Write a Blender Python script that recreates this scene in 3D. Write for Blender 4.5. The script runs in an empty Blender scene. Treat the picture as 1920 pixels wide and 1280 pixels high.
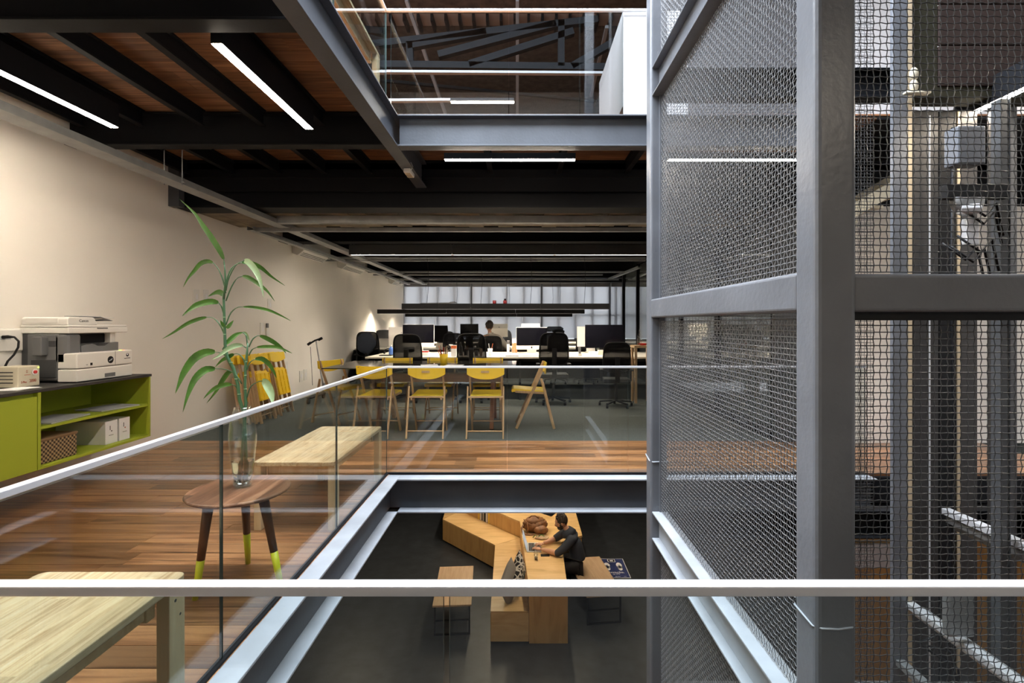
import bpy, math, random
import numpy as np
from mathutils import Vector, Matrix, Euler
R = random.Random(7)
PI = math.pi
sc = bpy.context.scene
COL = sc.collection

# ------------------------------------------------------------------ camera, light, exposure
F = 940.0; VX, VY, H = 975.0, 606.0, 1.35
cam_d = bpy.data.cameras.new('camera'); cam = bpy.data.objects.new('camera', cam_d); COL.objects.link(cam)
cam.location = (0, 0, H); cam.rotation_euler = (PI/2, 0, 0)
cam_d.sensor_width = 36; cam_d.lens = 36*F/1920; cam_d.clip_start = .05; cam_d.clip_end = 200
cam_d.shift_x = -(VX-960)/1920; cam_d.shift_y = (VY-640)/1920
sc.camera = cam
sc.view_settings.view_transform = 'Standard'; sc.view_settings.look = 'None'
sc.view_settings.gamma = 1; sc.view_settings.use_curve_mapping = False
sc.view_settings.exposure = 1.95
W = bpy.data.worlds.new('world'); sc.world = W; W.use_nodes = True
bg = W.node_tree.nodes['Background']; bg.inputs[0].default_value = (.90, .93, 1, 1); bg.inputs[1].default_value = 0.95
def area(name, loc, sx, sy, power, col, rot=(0, 0, 0)):
    l = bpy.data.lights.new(name, 'AREA'); l.shape = 'RECTANGLE'; l.size = sx; l.size_y = sy
    l.energy = power; l.color = col
    o = bpy.data.objects.new(name, l); COL.objects.link(o); o.location = loc; o.rotation_euler = rot
    return o
area('skylight_daylight', (-.95, 2.8, 6.45), 5.2, 2.9, 540, (.82, .90, 1))
LAMP = (1, .87, .70)
LAMP_E, PEND_E, LOW_E = 36, 29, 30
cy = sc.cycles
cy.use_denoising = True
try: cy.denoiser = 'OPENIMAGEDENOISE'
except Exception: pass
cy.max_bounces = 8; cy.diffuse_bounces = 4; cy.glossy_bounces = 4; cy.transmission_bounces = 6
cy.transparent_max_bounces = 24; cy.sample_clamp_indirect = 6; cy.caustics_reflective = False; cy.caustics_refractive = False
cy.blur_glossy = 1.0

# ------------------------------------------------------------------ materials
def nt(name):
    m = bpy.data.materials.new(name); m.use_nodes = True
    n = m.node_tree; b = n.nodes['Principled BSDF']
    return m, n, b, n.nodes, n.links
def mat(name, c, rough=.5, metal=0, bump=0, bscale=60, var=0, vscale=3, spec=.5, emit=None, es=0, coat=0, trans=0, ior=1.45):
    m, n, b, N, L = nt(name)
    b.inputs['Base Color'].default_value = (*c, 1); b.inputs['Roughness'].default_value = rough
    b.inputs['Metallic'].default_value = metal; b.inputs['Specular IOR Level'].default_value = spec
    b.inputs['Coat Weight'].default_value = coat
    if trans: b.inputs['Transmission Weight'].default_value = trans; b.inputs['IOR'].default_value = ior
    if emit: b.inputs['Emission Color'].default_value = (*emit, 1); b.inputs['Emission Strength'].default_value = es
    tc = N.new('ShaderNodeTexCoord')
    if var:
        t = N.new('ShaderNodeTexNoise'); t.inputs['Scale'].default_value = vscale; t.inputs['Detail'].default_value = 6
        r = N.new('ShaderNodeMapRange'); r.inputs[1].default_value = .3; r.inputs[2].default_value = .7
        r.inputs[3].default_value = 1-var; r.inputs[4].default_value = 1+var
        mx = N.new('ShaderNodeMix'); mx.data_type = 'RGBA'; mx.blend_type = 'MULTIPLY'; mx.inputs[0].default_value = 1
        mx.inputs[6].default_value = (*c, 1)
        L.new(tc.outputs['Object'], t.inputs[0]); L.new(t.outputs[0], r.inputs[0]); L.new(r.outputs[0], mx.inputs[7]); L.new(mx.outputs[2], b.inputs['Base Color'])
    if bump:
        t = N.new('ShaderNodeTexNoise'); t.inputs['Scale'].default_value = bscale; t.inputs['Detail'].default_value = 5
        bp = N.new('ShaderNodeBump'); bp.inputs['Strength'].default_value = bump; bp.inputs['Distance'].default_value = .01
        L.new(tc.outputs['Object'], t.inputs[0]); L.new(t.outputs[0], bp.inputs['Height']); L.new(bp.outputs[0], b.inputs['Normal'])
    return m
def ramp(N, stops):
    r = N.new('ShaderNodeValToRGB'); e = r.color_ramp.elements
    while len(e) < len(stops): e.new(.5)
    for k, (p, c) in enumerate(stops): e[k].position = p; e[k].color = (*c, 1)
    return r
def wood(name, cols, axis=0, stretch=14, scale=2.2, rough=.4, objvar=.35, strips=0, seg=.45, bump=.08, coat=0):
    """grain along axis; per-object tint; optional glued strips across the grain"""
    m, n, b, N, L = nt(name)
    tc = N.new('ShaderNodeTexCoord'); oi = N.new('ShaderNodeObjectInfo')
    ad = N.new('ShaderNodeVectorMath'); ad.operation = 'ADD'
    sm = N.new('ShaderNodeVectorMath'); sm.operation = 'SCALE'; sm.inputs[3].default_value = 1
    cb = N.new('ShaderNodeCombineXYZ'); ml = N.new('ShaderNodeMath'); ml.operation = 'MULTIPLY'; ml.inputs[1].default_value = 37
    L.new(oi.outputs['Random'], ml.inputs[0])
    for k in range(3): L.new(ml.outputs[0], cb.inputs[k])
    L.new(tc.outputs['Object'], ad.inputs[0])
    if strips:
        sp = N.new('ShaderNodeSeparateXYZ'); L.new(tc.outputs['Object'], sp.inputs[0])
        a = N.new('ShaderNodeMath'); a.operation = 'DIVIDE'; a.inputs[1].default_value = strips
        L.new(sp.outputs[1-axis], a.inputs[0]); f = N.new('ShaderNodeMath'); f.operation = 'FLOOR'; L.new(a.outputs[0], f.inputs[0])
        wn = N.new('ShaderNodeTexWhiteNoise'); wn.noise_dimensions = '1D'; L.new(f.outputs[0], wn.inputs['W'])
        a2 = N.new('ShaderNodeMath'); a2.operation = 'DIVIDE'; a2.inputs[1].default_value = seg; L.new(sp.outputs[axis], a2.inputs[0])
        a3 = N.new('ShaderNodeMath'); L.new(a2.outputs[0], a3.inputs[0]); L.new(wn.outputs[0], a3.inputs[1])
        f2 = N.new('ShaderNodeMath'); f2.operation = 'FLOOR'; L.new(a3.outputs[0], f2.inputs[0])
        c2 = N.new('ShaderNodeCombineXYZ'); L.new(f.outputs[0], c2.inputs[0]); L.new(f2.outputs[0], c2.inputs[1])
        w2 = N.new('ShaderNodeTexWhiteNoise'); w2.noise_dimensions = '3D'; L.new(c2.outputs[0], w2.inputs['Vector'])
        s2 = N.new('ShaderNodeVectorMath'); s2.operation = 'SCALE'; s2.inputs[3].default_value = 9; L.new(w2.outputs['Color'], s2.inputs[0])
        L.new(s2.outputs[0], ad.inputs[1]); rnd = w2.outputs['Value']
    else:
        L.new(cb.outputs[0], ad.inputs[1]); rnd = oi.outputs['Random']
    mp = N.new('ShaderNodeMapping'); s = [stretch]*3; s[axis] = 1; mp.inputs['Scale'].default_value = s
    L.new(ad.outputs[0], mp.inputs[0])
    t = N.new('ShaderNodeTexNoise'); t.inputs['Scale'].default_value = scale; t.inputs['Detail'].default_value = 8; t.inputs['Distortion'].default_value = 1.0
    L.new(mp.outputs[0], t.inputs[0])
    rp = ramp(N, [(.25+.5*k/(len(cols)-1), c) for k, c in enumerate(cols)]); L.new(t.outputs[0], rp.inputs[0])
    hv = N.new('ShaderNodeMapRange'); hv.inputs[3].default_value = 1-objvar; hv.inputs[4].default_value = 1+objvar
    L.new(rnd, hv.inputs[0])
    mx = N.new('ShaderNodeMix'); mx.data_type = 'RGBA'; mx.blend_type = 'MULTIPLY'; mx.inputs[0].default_value = 1
    L.new(rp.outputs[0], mx.inputs[6]); L.new(hv.outputs[0], mx.inputs[7]); L.new(mx.outputs[2], b.inputs['Base Color'])
    b.inputs['Roughness'].default_value = rough; b.inputs['Coat Weight'].default_value = coat; b.inputs['Coat Roughness'].default_value = .25
    bp = N.new('ShaderNodeBump'); bp.inputs['Strength'].default_value = bump; bp.inputs['Distance'].default_value = .004
    L.new(t.outputs[0], bp.inputs['Height']); L.new(bp.outputs[0], b.inputs['Normal'])
    return m
def thin_glass(name, tint=(.93, .96, .95), base=.05, gloss=.02):
    m, n, b, N, L = nt(name); N.remove(b); out = [x for x in N if x.type == 'OUTPUT_MATERIAL'][0]
    lw = N.new('ShaderNodeLayerWeight'); lw.inputs[0].default_value = .5
    p = N.new('ShaderNodeMath'); p.operation = 'POWER'; p.inputs[1].default_value = 5; L.new(lw.outputs['Facing'], p.inputs[0])
    q = N.new('ShaderNodeMath'); q.operation = 'MULTIPLY_ADD'; q.inputs[1].default_value = 1-base; q.inputs[2].default_value = base; L.new(p.outputs[0], q.inputs[0])
    t = N.new('ShaderNodeBsdfTransparent'); t.inputs[0].default_value = (*tint, 1)
    g = N.new('ShaderNodeBsdfGlossy'); g.inputs['Roughness'].default_value = gloss; g.inputs[0].default_value = (1, 1, 1, 1)
    mx = N.new('ShaderNodeMixShader'); L.new(q.outputs[0], mx.inputs[0]); L.new(t.outputs[0], mx.inputs[1]); L.new(g.outputs[0], mx.inputs[2])
    L.new(mx.outputs[0], out.inputs[0]); return m
def veil(name, c, alpha, trans=0):
    """cloth that lets some light straight through (alpha = how opaque) and glows with light from behind (trans)"""
    m, n, b, N, L = nt(name); out = [x for x in N if x.type == 'OUTPUT_MATERIAL'][0]; N.remove(b)
    d = N.new('ShaderNodeBsdfDiffuse'); d.inputs[0].default_value = (*c, 1)
    t = N.new('ShaderNodeBsdfTranslucent'); t.inputs[0].default_value = (*c, 1)
    a = N.new('ShaderNodeMixShader'); a.inputs[0].default_value = trans; L.new(d.outputs[0], a.inputs[1]); L.new(t.outputs[0], a.inputs[2])
    z = N.new('ShaderNodeBsdfTransparent'); mx = N.new('ShaderNodeMixShader'); mx.inputs[0].default_value = alpha
    L.new(z.outputs[0], mx.inputs[1]); L.new(a.outputs[0], mx.inputs[2]); L.new(mx.outputs[0], out.inputs[0]); return m

M = {}
M['steel'] = mat('steel_paint', (.115, .122, .137), .38, 0, .15, 45, .18, 2.5)
M['steel_d'] = mat('dark_steel_and_shaded_web', (.058, .064, .076), .5, 0, .1, 45, .2, 2.5)  # also the shaded tone of the void channel webs
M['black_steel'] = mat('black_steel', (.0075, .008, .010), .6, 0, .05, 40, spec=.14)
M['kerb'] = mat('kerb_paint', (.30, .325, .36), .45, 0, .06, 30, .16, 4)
M['alu'] = mat('aluminium', (.78, .79, .82), .3, .55)
M['galv'] = mat('galvanised', (.27, .275, .275), .42, .5, 0, 40, .15, 8)
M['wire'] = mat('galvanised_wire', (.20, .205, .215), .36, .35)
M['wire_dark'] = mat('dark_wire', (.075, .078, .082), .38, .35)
M['wall'] = mat('cream_wall_paint', (.80, .76, .70), .7, 0, .04, 25, .03, 1)
M['white'] = mat('white_plastic', (.72, .70, .66), .4)
M['white_wall'] = mat('white_board', (.70, .71, .73), .6)
M['carpet'] = mat('grey_carpet', (.105, .112, .103), .95, 0, .6, 220, .5, 130)
M['lower'] = mat('dark_resin_floor', (.026, .030, .037), .42, 0, .15, 14, .35, 5)
M['glass'] = thin_glass('railing_glass', (.90, .93, .925), .055)
M['edge'] = mat('glass_edge', (.05, .075, .075), .15)
M['clear'] = thin_glass('clear_glass', (.95, .97, .965), .10)
M['water'] = mat('water', (.93, .96, .92), .02, trans=1, ior=1.33)
M['floorwood'] = wood('floor_planks', [(.085, .034, .014), (.25, .105, .042), (.42, .20, .085), (.30, .13, .055)], 0, 16, 1.3, .3, .42, coat=.25)
M['ceilwood'] = wood('ceiling_planks', [(.075, .034, .018), (.19, .09, .045), (.34, .175, .09)], 0, 16, 1.5, .55, .35)
M['pine'] = wood('pine', [(.30, .17, .07), (.54, .41, .24), (.64, .53, .36)], 1, 14, 3.5, .45, .15, strips=.062, seg=.5)
M['pine_leg'] = wood('pine_leg', [(.55, .40, .22), (.70, .56, .36)], 2, 12, 3.0, .5, .08)
M['walnut'] = wood('walnut', [(.08, .032, .016), (.19, .085, .045), (.34, .18, .10)], 1, 9, 3, .35, .55, strips=.085, seg=3)
M['walnut_leg'] = wood('walnut_leg', [(.07, .03, .016), (.16, .07, .035)], 2, 9, 3, .4, .1)
M['ply'] = wood('honey_plywood', [(.50, .31, .125), (.64, .42, .19), (.72, .50, .25)], 0, 6, 1.5, .38, .08)
M['ply_y'] = wood('honey_plywood_vertical', [(.42, .23, .075), (.56, .33, .12), (.62, .38, .15)], 2, 5, 1.5, .4, .08)
M['beech'] = wood('beech', [(.40, .25, .13), (.56, .38, .21)], 2, 10, 3, .45, .1)
M['teak'] = wood('reddish_table_wood', [(.22, .085, .035), (.36, .16, .07)], 0, 10, 3, .4, .1)
M['stoolwood'] = wood('pale_stool_wood', [(.42, .28, .17), (.55, .39, .25)], 1, 10, 2.5, .5, .08)
M['yellow'] = mat('yellow_lacquer', (.92, .64, .03), .38, coat=.2)
M['yellow_dip'] = mat('yellow_green_paint', (.62, .66, .02), .4)
M['green'] = mat('lime_laminate', (.34, .41, .03), .5)
M['topdark'] = mat('dark_worktop', (.03, .028, .028), .55, 0, 0, 60, .2, 20)
M['tabletop'] = mat('black_glass_tabletop', (.035, .033, .03), .08, 0, spec=.7)
M['grey_plastic'] = mat('grey_plastic', (.125, .127, .13), .5)
M['grey_dark'] = mat('dark_grey_plastic', (.045, .047, .05), .5)
M['black'] = mat('black_plastic', (.007, .007, .008), .5, spec=.2)
M['screen'] = mat('black_screen', (.003, .003, .005), .12, spec=.22)
M['beige'] = mat('beige_metal', (.55, .50, .38), .45)
M['red'] = mat('red_plastic', (.55, .02, .02), .35)
M['redprint'] = mat('red_print', (.42, .09, .05), .6)
M['paper'] = mat('paper', (.76, .76, .78), .8)
M['paper_grey'] = mat('grey_paper', (.42, .43, .45), .8)
M['leaf'] = mat('leaf_green', (.055, .165, .022), .32, var=.35, vscale=14)
M['leaf_l'] = mat('leaf_pale', (.30, .46, .26), .28, var=.2, vscale=14)
M['stem'] = mat('stem_green', (.055, .14, .065), .4)
M['wicker'] = mat('wicker', (.20, .12, .06), .7)
M['skin'] = mat('skin', (.50, .27, .18), .5)
M['hair'] = mat('dark_hair', (.022, .013, .008), .6, 0, .9, 90)
M['navy'] = mat('navy_cloth', (.028, .036, .055), .85, 0, .3, 25)
M['trouser'] = mat('black_trousers', (.012, .012, .016), .85)
M['shirt'] = mat('pale_grey_cloth', (.42, .39, .34), .85)
M['leather'] = mat('brown_leather', (.20, .085, .032), .45, 0, .5, 22, .4, 12)
M['mesh'] = veil('black_mesh_cloth', (.012, .012, .013), .80)
M['blind'] = veil('blind_cloth', (.62, .62, .64), .80, .62)
M['curtain'] = mat('grey_curtain', (.17, .17, .18), .9)
M['desk'] = mat('desk_white', (.72, .68, .60), .45)
M['brown_roof'] = mat('sprayed_roof_lining', (.055, .042, .034), .95, 0, 1.0, 30, .45, 7)
M['concrete'] = mat('rough_render', (.22, .18, .13), .9, 0, 1.0, 18, .3, 5)
M['poster'] = mat('navy_print', (.03, .045, .16), .5)
M['print_white'] = mat('white_print', (.75, .76, .8), .5)
M['orange'] = mat('orange_print', (.70, .16, .05), .5)
M['blue'] = mat('blue_plastic', (.05, .14, .45), .4)
M['cream_post'] = mat('cream_metal', (.50, .40, .27), .5, .2)
M['lamp'] = mat('lamp_diffuser', (1, 1, 1), .5, emit=LAMP, es=LAMP_E)
M['lamp_p'] = mat('pendant_diffuser', (1, 1, 1), .5, emit=LAMP, es=PEND_E)
M['lamp_l'] = mat('lower_diffuser', (1, 1, 1), .5, emit=(1, .82, .58), es=LOW_E)
M['cushion_a'] = mat('grey_cushion', (.25, .24, .235), .9)
def stripe_cloth(name, scale, a, b_, kind='WAVE'):
    m, n, b, N, L = nt(name); tc = N.new('ShaderNodeTexCoord')
    if kind == 'WAVE':
        t = N.new('ShaderNodeTexWave'); t.inputs['Scale'].default_value = scale; o = t.outputs[0]
    elif kind == 'CHECK':
        t = N.new('ShaderNodeTexChecker'); t.inputs['Scale'].default_value = scale; o = t.outputs[1]
    else:
        t = N.new('ShaderNodeTexVoronoi'); t.feature = 'DISTANCE_TO_EDGE'; t.inputs['Scale'].default_value = scale; o = t.outputs[0]
    L.new(tc.outputs['Object'], t.inputs[0])
    r = ramp(N, [(.0, a), (.09 if kind == 'VOR' else .5, a), (.12 if kind == 'VOR' else .55, b_)]); L.new(o, r.inputs[0]); L.new(r.outputs[0], b.inputs['Base Color'])
    b.inputs['Roughness'].default_value = .9; return m
M['cushion_a'] = stripe_cloth('fine_striped_cloth', 60, (.33, .32, .31), (.12, .115, .115))
M['cushion_b'] = stripe_cloth('black_patterned_cloth', 14, (.55, .53, .5), (.012, .012, .014), 'VOR')
M['basket'] = stripe_cloth('basket_weave', 55, (.34, .24, .13), (.05, .035, .02), 'CHECK')

# ------------------------------------------------------------------ mesh helpers
def X(u, Y): return (u-VX)/F*Y
def Z(v, Y): return H-(v-VY)/F*Y
def P(u, v, Y): return (X(u, Y), Y, Z(v, Y))
class MB:
    def __init__(s, org=(0, 0, 0)): s.v = []; s.f = []; s.m = []; s.o = Vector(org)
    def add(s, vs, fs, mi=0):
        k = len(s.v); s.v += [tuple(Vector(a)-s.o) for a in vs]; s.f += [tuple(k+i for i in f) for f in fs]; s.m += [mi]*len(fs); return s
    def box(s, x0, x1, y0, y1, z0, z1, mi=0):
        x0, x1 = sorted((x0, x1)); y0, y1 = sorted((y0, y1)); z0, z1 = sorted((z0, z1))
        return s.add([(x, y, z) for x in (x0, x1) for y in (y0, y1) for z in (z0, z1)],
              [(0, 1, 3, 2), (4, 6, 7, 5), (0, 4, 5, 1), (2, 3, 7, 6), (0, 2, 6, 4), (1, 5, 7, 3)], mi)
    def bar(s, a, b, w, h, up=(0, 0, 1), mi=0):
        a, b = Vector(a), Vector(b); d = (b-a).normalized(); u = Vector(up)
        if abs(d.dot(u)) > .99: u = Vector((1, 0, 0))
        sx = d.cross(u).normalized(); u = sx.cross(d).normalized()
        vs = [p+sx*i*w/2+u*j*h/2 for p in (a, b) for i, j in ((-1, -1), (1, -1), (1, 1), (-1, 1))]
        return s.add(vs, [(0, 3, 2, 1), (4, 5, 6, 7), (0, 1, 5, 4), (1, 2, 6, 5), (2, 3, 7, 6), (3, 0, 4, 7)], mi)
    def prism(s, poly, ax, a0, a1, mi=0):
        """poly in the two remaining axes (in order), extruded on axis ax"""
        def q(p, a): l = list(p); l.insert(ax, a); return tuple(l)
        n = len(poly); vs = [q(p, a0) for p in poly]+[q(p, a1) for p in poly]
        fs = [tuple(range(n-1, -1, -1)), tuple(range(n, 2*n))]+[(i, (i+1) % n, n+(i+1) % n, n+i) for i in range(n)]
        return s.add(vs, fs, mi)
    def tube(s, pts, r, n=8, mi=0, sq=1):
        pts = [Vector(p) for p in pts]; rs = r if isinstance(r, (list, tuple)) else [r]*len(pts)
        vs = []; u = None
        for k, p in enumerate(pts):
            d = (pts[min(k+1, len(pts)-1)]-pts[max(k-1, 0)]).normalized()
            if u is None: u = Vector((0, 0, 1)) if abs(d.z) < .9 else Vector((1, 0, 0))
            sx = d.cross(u).normalized(); u = sx.cross(d).normalized()
            vs += [p+(sx*math.cos(2*PI*j/n)+u*math.sin(2*PI*j/n)*sq)*rs[k] for j in range(n)]
        fs = [(k*n+j, k*n+(j+1) % n, (k+1)*n+(j+1) % n, (k+1)*n+j) for k in range(len(pts)-1) for j in range(n)]
        fs += [tuple(range(n-1, -1, -1)), tuple(range((len(pts)-1)*n, len(pts)*n))]
        return s.add(vs, fs, mi)
    def lathe(s, prof, c=(0, 0), n=24, mi=0, close=True):
        vs = [(c[0]+r*math.cos(2*PI*j/n), c[1]+r*math.sin(2*PI*j/n), z) for r, z in prof for j in range(n)]
        fs = [(k*n+j, k*n+(j+1) % n, (k+1)*n+(j+1) % n, (k+1)*n+j) for k in range(len(prof)-1) for j in range(n)]
        if close: fs += [tuple(range(n-1, -1, -1)), tuple(range((len(prof)-1)*n, len(prof)*n))]
        return s.add(vs, fs, mi)
    def ball(s, c, r, n=14, mi=0, fn=None):
        rx, ry, rz = r if isinstance(r, (tuple, list)) else (r, r, r); m = n//2+1; vs = []
        for i in range(m+1):
            t = PI*i/m
            for j in range(n):
                a = 2*PI*j/n; d = Vector((math.sin(t)*math.cos(a), math.sin(t)*math.sin(a), math.cos(t)))
                k = fn(d) if fn else 1
                vs.append((c[0]+d.x*rx*k, c[1]+d.y*ry*k, c[2]+d.z*rz*k))
        fs = [(i*n+j, (i+1)*n+j, (i+1)*n+(j+1) % n, i*n+(j+1) % n) for i in range(m) for j in range(n)]
        return s.add(vs, fs, mi)
    def xf(s, mtx, k0=0):
        for k in range(k0, len(s.v)): s.v[k] = tuple(mtx @ Vector(s.v[k]))
        return s
    def build(s, name, mats, parent=None, smooth=False, bevel=0, seg=2, sub=0):
        me = bpy.data.meshes.new(name); me.from_pydata(s.v, [], s.f)
        ms = mats if isinstance(mats, (list, tuple)) else [mats]
        for m in ms: me.materials.append(M[m] if isinstance(m, str) else m)
        if len(ms) > 1: me.polygons.foreach_set('material_index', s.m)
        if smooth: me.polygons.foreach_set('use_smooth', [True]*len(me.polygons))
        me.validate(); me.update()
        o = bpy.data.objects.new(name, me); COL.objects.link(o); o.parent = parent
        if parent is None: o.location = s.o
        if bevel:
            b = o.modifiers.new('bevel', 'BEVEL'); b.width = bevel; b.segments = seg; b.limit_method = 'ANGLE'; b.angle_limit = .6
        if sub:
            b = o.modifiers.new('sub', 'SUBSURF'); b.levels = sub; b.render_levels = sub
        return o
def tag(o, label=None, cat=None, group=None, kind=None):
    if label: o['label'] = label
    if cat: o['category'] = cat
    if group: o['group'] = group
    if kind: o['kind'] = kind
    return o
def thing(name, label, cat, loc=(0, 0, 0), rot=(0, 0, 0), group=None, kind=None):
    o = bpy.data.objects.new(name, None); COL.objects.link(o); o.location = loc; o.empty_display_size = .1
    o.rotation_euler = rot if isinstance(rot, (tuple, list)) else (0, 0, rot)
    return tag(o, label, cat, group, kind)
def dup(root, loc, rot, label, group=None):
    r = root.copy(); COL.objects.link(r); r.location = loc
    r.rotation_euler = rot if isinstance(rot, (tuple, list)) else (0, 0, rot)
    r['label'] = label
    if group: r['group'] = group
    for ch in list(root.children):
        c = ch.copy(); COL.objects.link(c); c.parent = r
        for g in ch.children:
            d = g.copy(); COL.objects.link(d); d.parent = c
    return r
def text(s, size, m, parent, loc, rot, name='lettering', ext=.0006, align='CENTER', sx=1):
    c = bpy.data.curves.new(name, 'FONT'); c.body = s; c.size = size; c.extrude = ext; c.align_x = align; c.align_y = 'CENTER'
    c.materials.append(M[m]); c.resolution_u = 3; q = bpy.data.objects.new('tmp', c); COL.objects.link(q)
    dg_ = bpy.context.evaluated_depsgraph_get(); me = bpy.data.meshes.new_from_object(q.evaluated_get(dg_)); bpy.data.objects.remove(q); me.name = name
    o = bpy.data.objects.new(name, me); COL.objects.link(o); o.parent = parent
    o.location = loc; o.rotation_euler = rot; o.scale = (sx, 1, 1); return o
def struct(name, mb, m, label, cat, **k):
    o = mb.build(name, m, **k); return tag(o, label, cat, kind='structure')

# ------------------------------------------------------------------ the setting
WX = -3.93
# floors with planks
fl = thing('floor', 'reddish brown hardwood plank floor around the void', 'floor', (0, 2, 0), kind='structure')
MB((0, 2, 0)).box(WX, -1.16, -2.5, 5.77, -.25, -.022).box(-1.16, 5.2, 4.47, 5.77, -.25, -.022).build('subfloor', 'black_steel', fl)
MB((0, 2, 0)).box(-1.16, 3.5, -2.5, .70, -.25, -.003).build('unseen_subfloor', mat('reflection_dulling_floor', (.03, .03, .032), .95), fl)  # unseen subfloor on the camera side, darkened so the front glass reflects less
cache = {}
def plank(parent, x0, x1, yc, z, w, t, m, off):
    n = round(x1-x0, 2); key = (n, m)
    if key not in cache:
        b = MB(); b.box(-n/2, n/2, -w/2, w/2, -t, 0)
        o = b.build('plank', m, parent, bevel=.0015, seg=1); cache[key] = o.data
    else:
        o = bpy.data.objects.new('plank', cache[key]); COL.objects.link(o); o.parent = parent
    o.location = ((x0+x1)/2-off[0], yc-off[1], z-off[2]); return o
PW = .141
def rows(parent, y0, y1, xr, z, m, off):
    y = y1-PW/2
    while y > y0:
        xa, xb = xr(y); x = xa
        first = R.uniform(.4, 1.8)
        while x < xb-.01:
            n = round(first if x == xa else R.choice((1.2, 1.5, 1.8, 2.1, 2.4)), 1)
            x1 = min(x+n, xb)
            if xb-x1 < .35: x1 = xb
            plank(parent, x+.001, x1-.001, y, z-R.uniform(0, .0008), PW-.0035, .02, m, off)
            x = x1
        y -= PW
rows(fl, -.3, 5.77, lambda y: (WX, -1.165) if y < 4.45 else (WX, 5.2), 0, 'floorwood', (0, 2, 0))
struct('carpet_floor', MB((0, 12, 0)).box(WX, 6.5, 5.775, 17.2, -.25, -.002), 'carpet', 'speckled grey green carpet beyond the wooden floor', 'floor')
struct('lower_floor', MB((0, 6, -3.1)).box(-7, 7, 6.2, 19, -3.3, -3.1), 'lower', 'dark charcoal resin floor of the storey below', 'floor')
struct('lower_wood_floor', MB((0, 3, -3.1)).box(-7, 7, -3, 6.2, -3.3, -3.1), 'teak', 'reddish wood floor of the storey below, nearest edge', 'floor')
lw = MB((0, 6, -3.1))
lw.box(-7.1, -7, -3, 19, -3.1, -.3).box(7, 7.1, -3, 19, -3.1, -.3).box(-7, 7, 19, 19.1, -3.1, -.3).box(-7, 7, -3.1, -3, -3.1, -.3)
struct('wall_lower', lw, 'grey_dark', 'dark walls of the storey below', 'wall')
struct('ceiling_lower', MB((0, 12, -.3)).box(-7, 7, 4.5, 19, -.32, -.27).box(-7, -1.2, -3, 4.5, -.32, -.27).box(-1.2, 7, -3, .62, -.32, -.27), 'black_steel', 'dark underside of the mezzanine slab', 'ceiling')
struct('wall_left', MB((WX, 8, 0)).box(WX-.15, WX, -2.5, 17.2, 0, 6.6), 'wall', 'cream painted wall on the left, full length of the room', 'wall')
struct('wall_behind', MB((0, -2.5, 0)).box(-4.5, 7, -2.6, -2.5, 0, 6.6), 'wall', 'cream wall behind the viewpoint', 'wall')
struct('wall_right', MB((6.5, 4, 0)).box(6.5, 6.6, -2.5, 17.2, 0, 6.6), 'wall', 'cream outer wall far right behind the lift', 'wall')
struct('wall_shaft', MB((4, 5.66, 0)).box(3.6, 6.5, 5.66, 5.76, 0, 2.67), 'wall', 'beige wall facing us behind the lift mesh', 'wall')
struct('wall_partition', MB((3.3, 5.7, 0)).box(2.9, 3.6, 5.70, 5.76, 0, 2.67), 'grey_dark', 'dark wall end where the partition begins', 'wall')
struct('wall_upper_right', MB((4, 6.6, 3.2)).box(4.25, 6.5, 6.6, 6.7, 3.25, 6.6), 'white_wall', 'bright white upper storey wall behind the lift', 'wall')
struct('wall_upper_grey', MB((3, 6.9, 3.2)).box(2.1, 4.25, 6.9, 7.0, 3.25, 6.6), mat('grey_board', (.10, .105, .12), .6), 'grey upper storey wall behind the lift', 'wall')
# ceiling of planks
cl = thing('ceiling', 'dark reddish timber plank ceiling between the black joists', 'ceiling', (0, 3, 3.18), kind='structure')
MB((0, 3, 3.18)).box(WX, -1.28, -2.5, 5.7, 3.20, 3.22).box(-1.28, 6.5, 4.55, 5.7, 3.20, 3.22).box(-1.28, 6.5, -2.5, .55, 3.20, 3.22).build('upper_slab', 'black_steel', cl)
rows(cl, 2.45, 5.62, lambda y: (WX, -1.18) if y < 4.5 else (WX, 3.2), 3.20, 'ceilwood', (0, 3, 3.18))
# office ceiling, black
struct('ceiling_office', MB((0, 12, 3.1)).box(WX, 6.5, 5.7, 17.2, 3.1, 3.25), 'black_steel', 'black ceiling slab over the office', 'ceiling')
def ibeam(mb, ax, a0, a1, c, z0, z1, w=.12, tf=.014, tw=.01):
    """ax: 0 runs on X at y=c, 1 runs on Y at x=c"""
    for za, zb, h in ((z0, z0+tf, w/2), (z1-tf, z1, w/2), (z0+tf, z1-tf, tw/2)):
        if ax == 0: mb.box(a0, a1, c-h, c+h, za, zb)
        else: mb.box(c-h, c+h, a0, a1, za, zb)
    return mb
def beam(label, ax, a0, a1, c, z0, z1, w=.12, m='steel_d', **k):
    o = (a0, c, z0) if ax == 0 else (c, a0, z0)
    return struct('steel_beam', ibeam(MB(o), ax, a0, a1, c, z0, z1, w, **k), m, label, 'beam', bevel=.002, seg=1)
beam('dark steel beam edging the left of the ceiling opening', 1, -2.5, 5.7, -1.122, 2.889, 3.165)
beam('steel beam edging the far side of the ceiling opening', 0, -1.06, 2.9, 4.41, 2.889, 3.165)
beam('black beam crossing the timber ceiling nearest the camera', 0, WX, -1.18, 2.598, 2.889, 3.17, m='black_steel')
beam('black beam crossing the timber ceiling at mid depth', 0, WX, -1.18, 4.378, 2.889, 3.17, m='black_steel')
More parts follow.
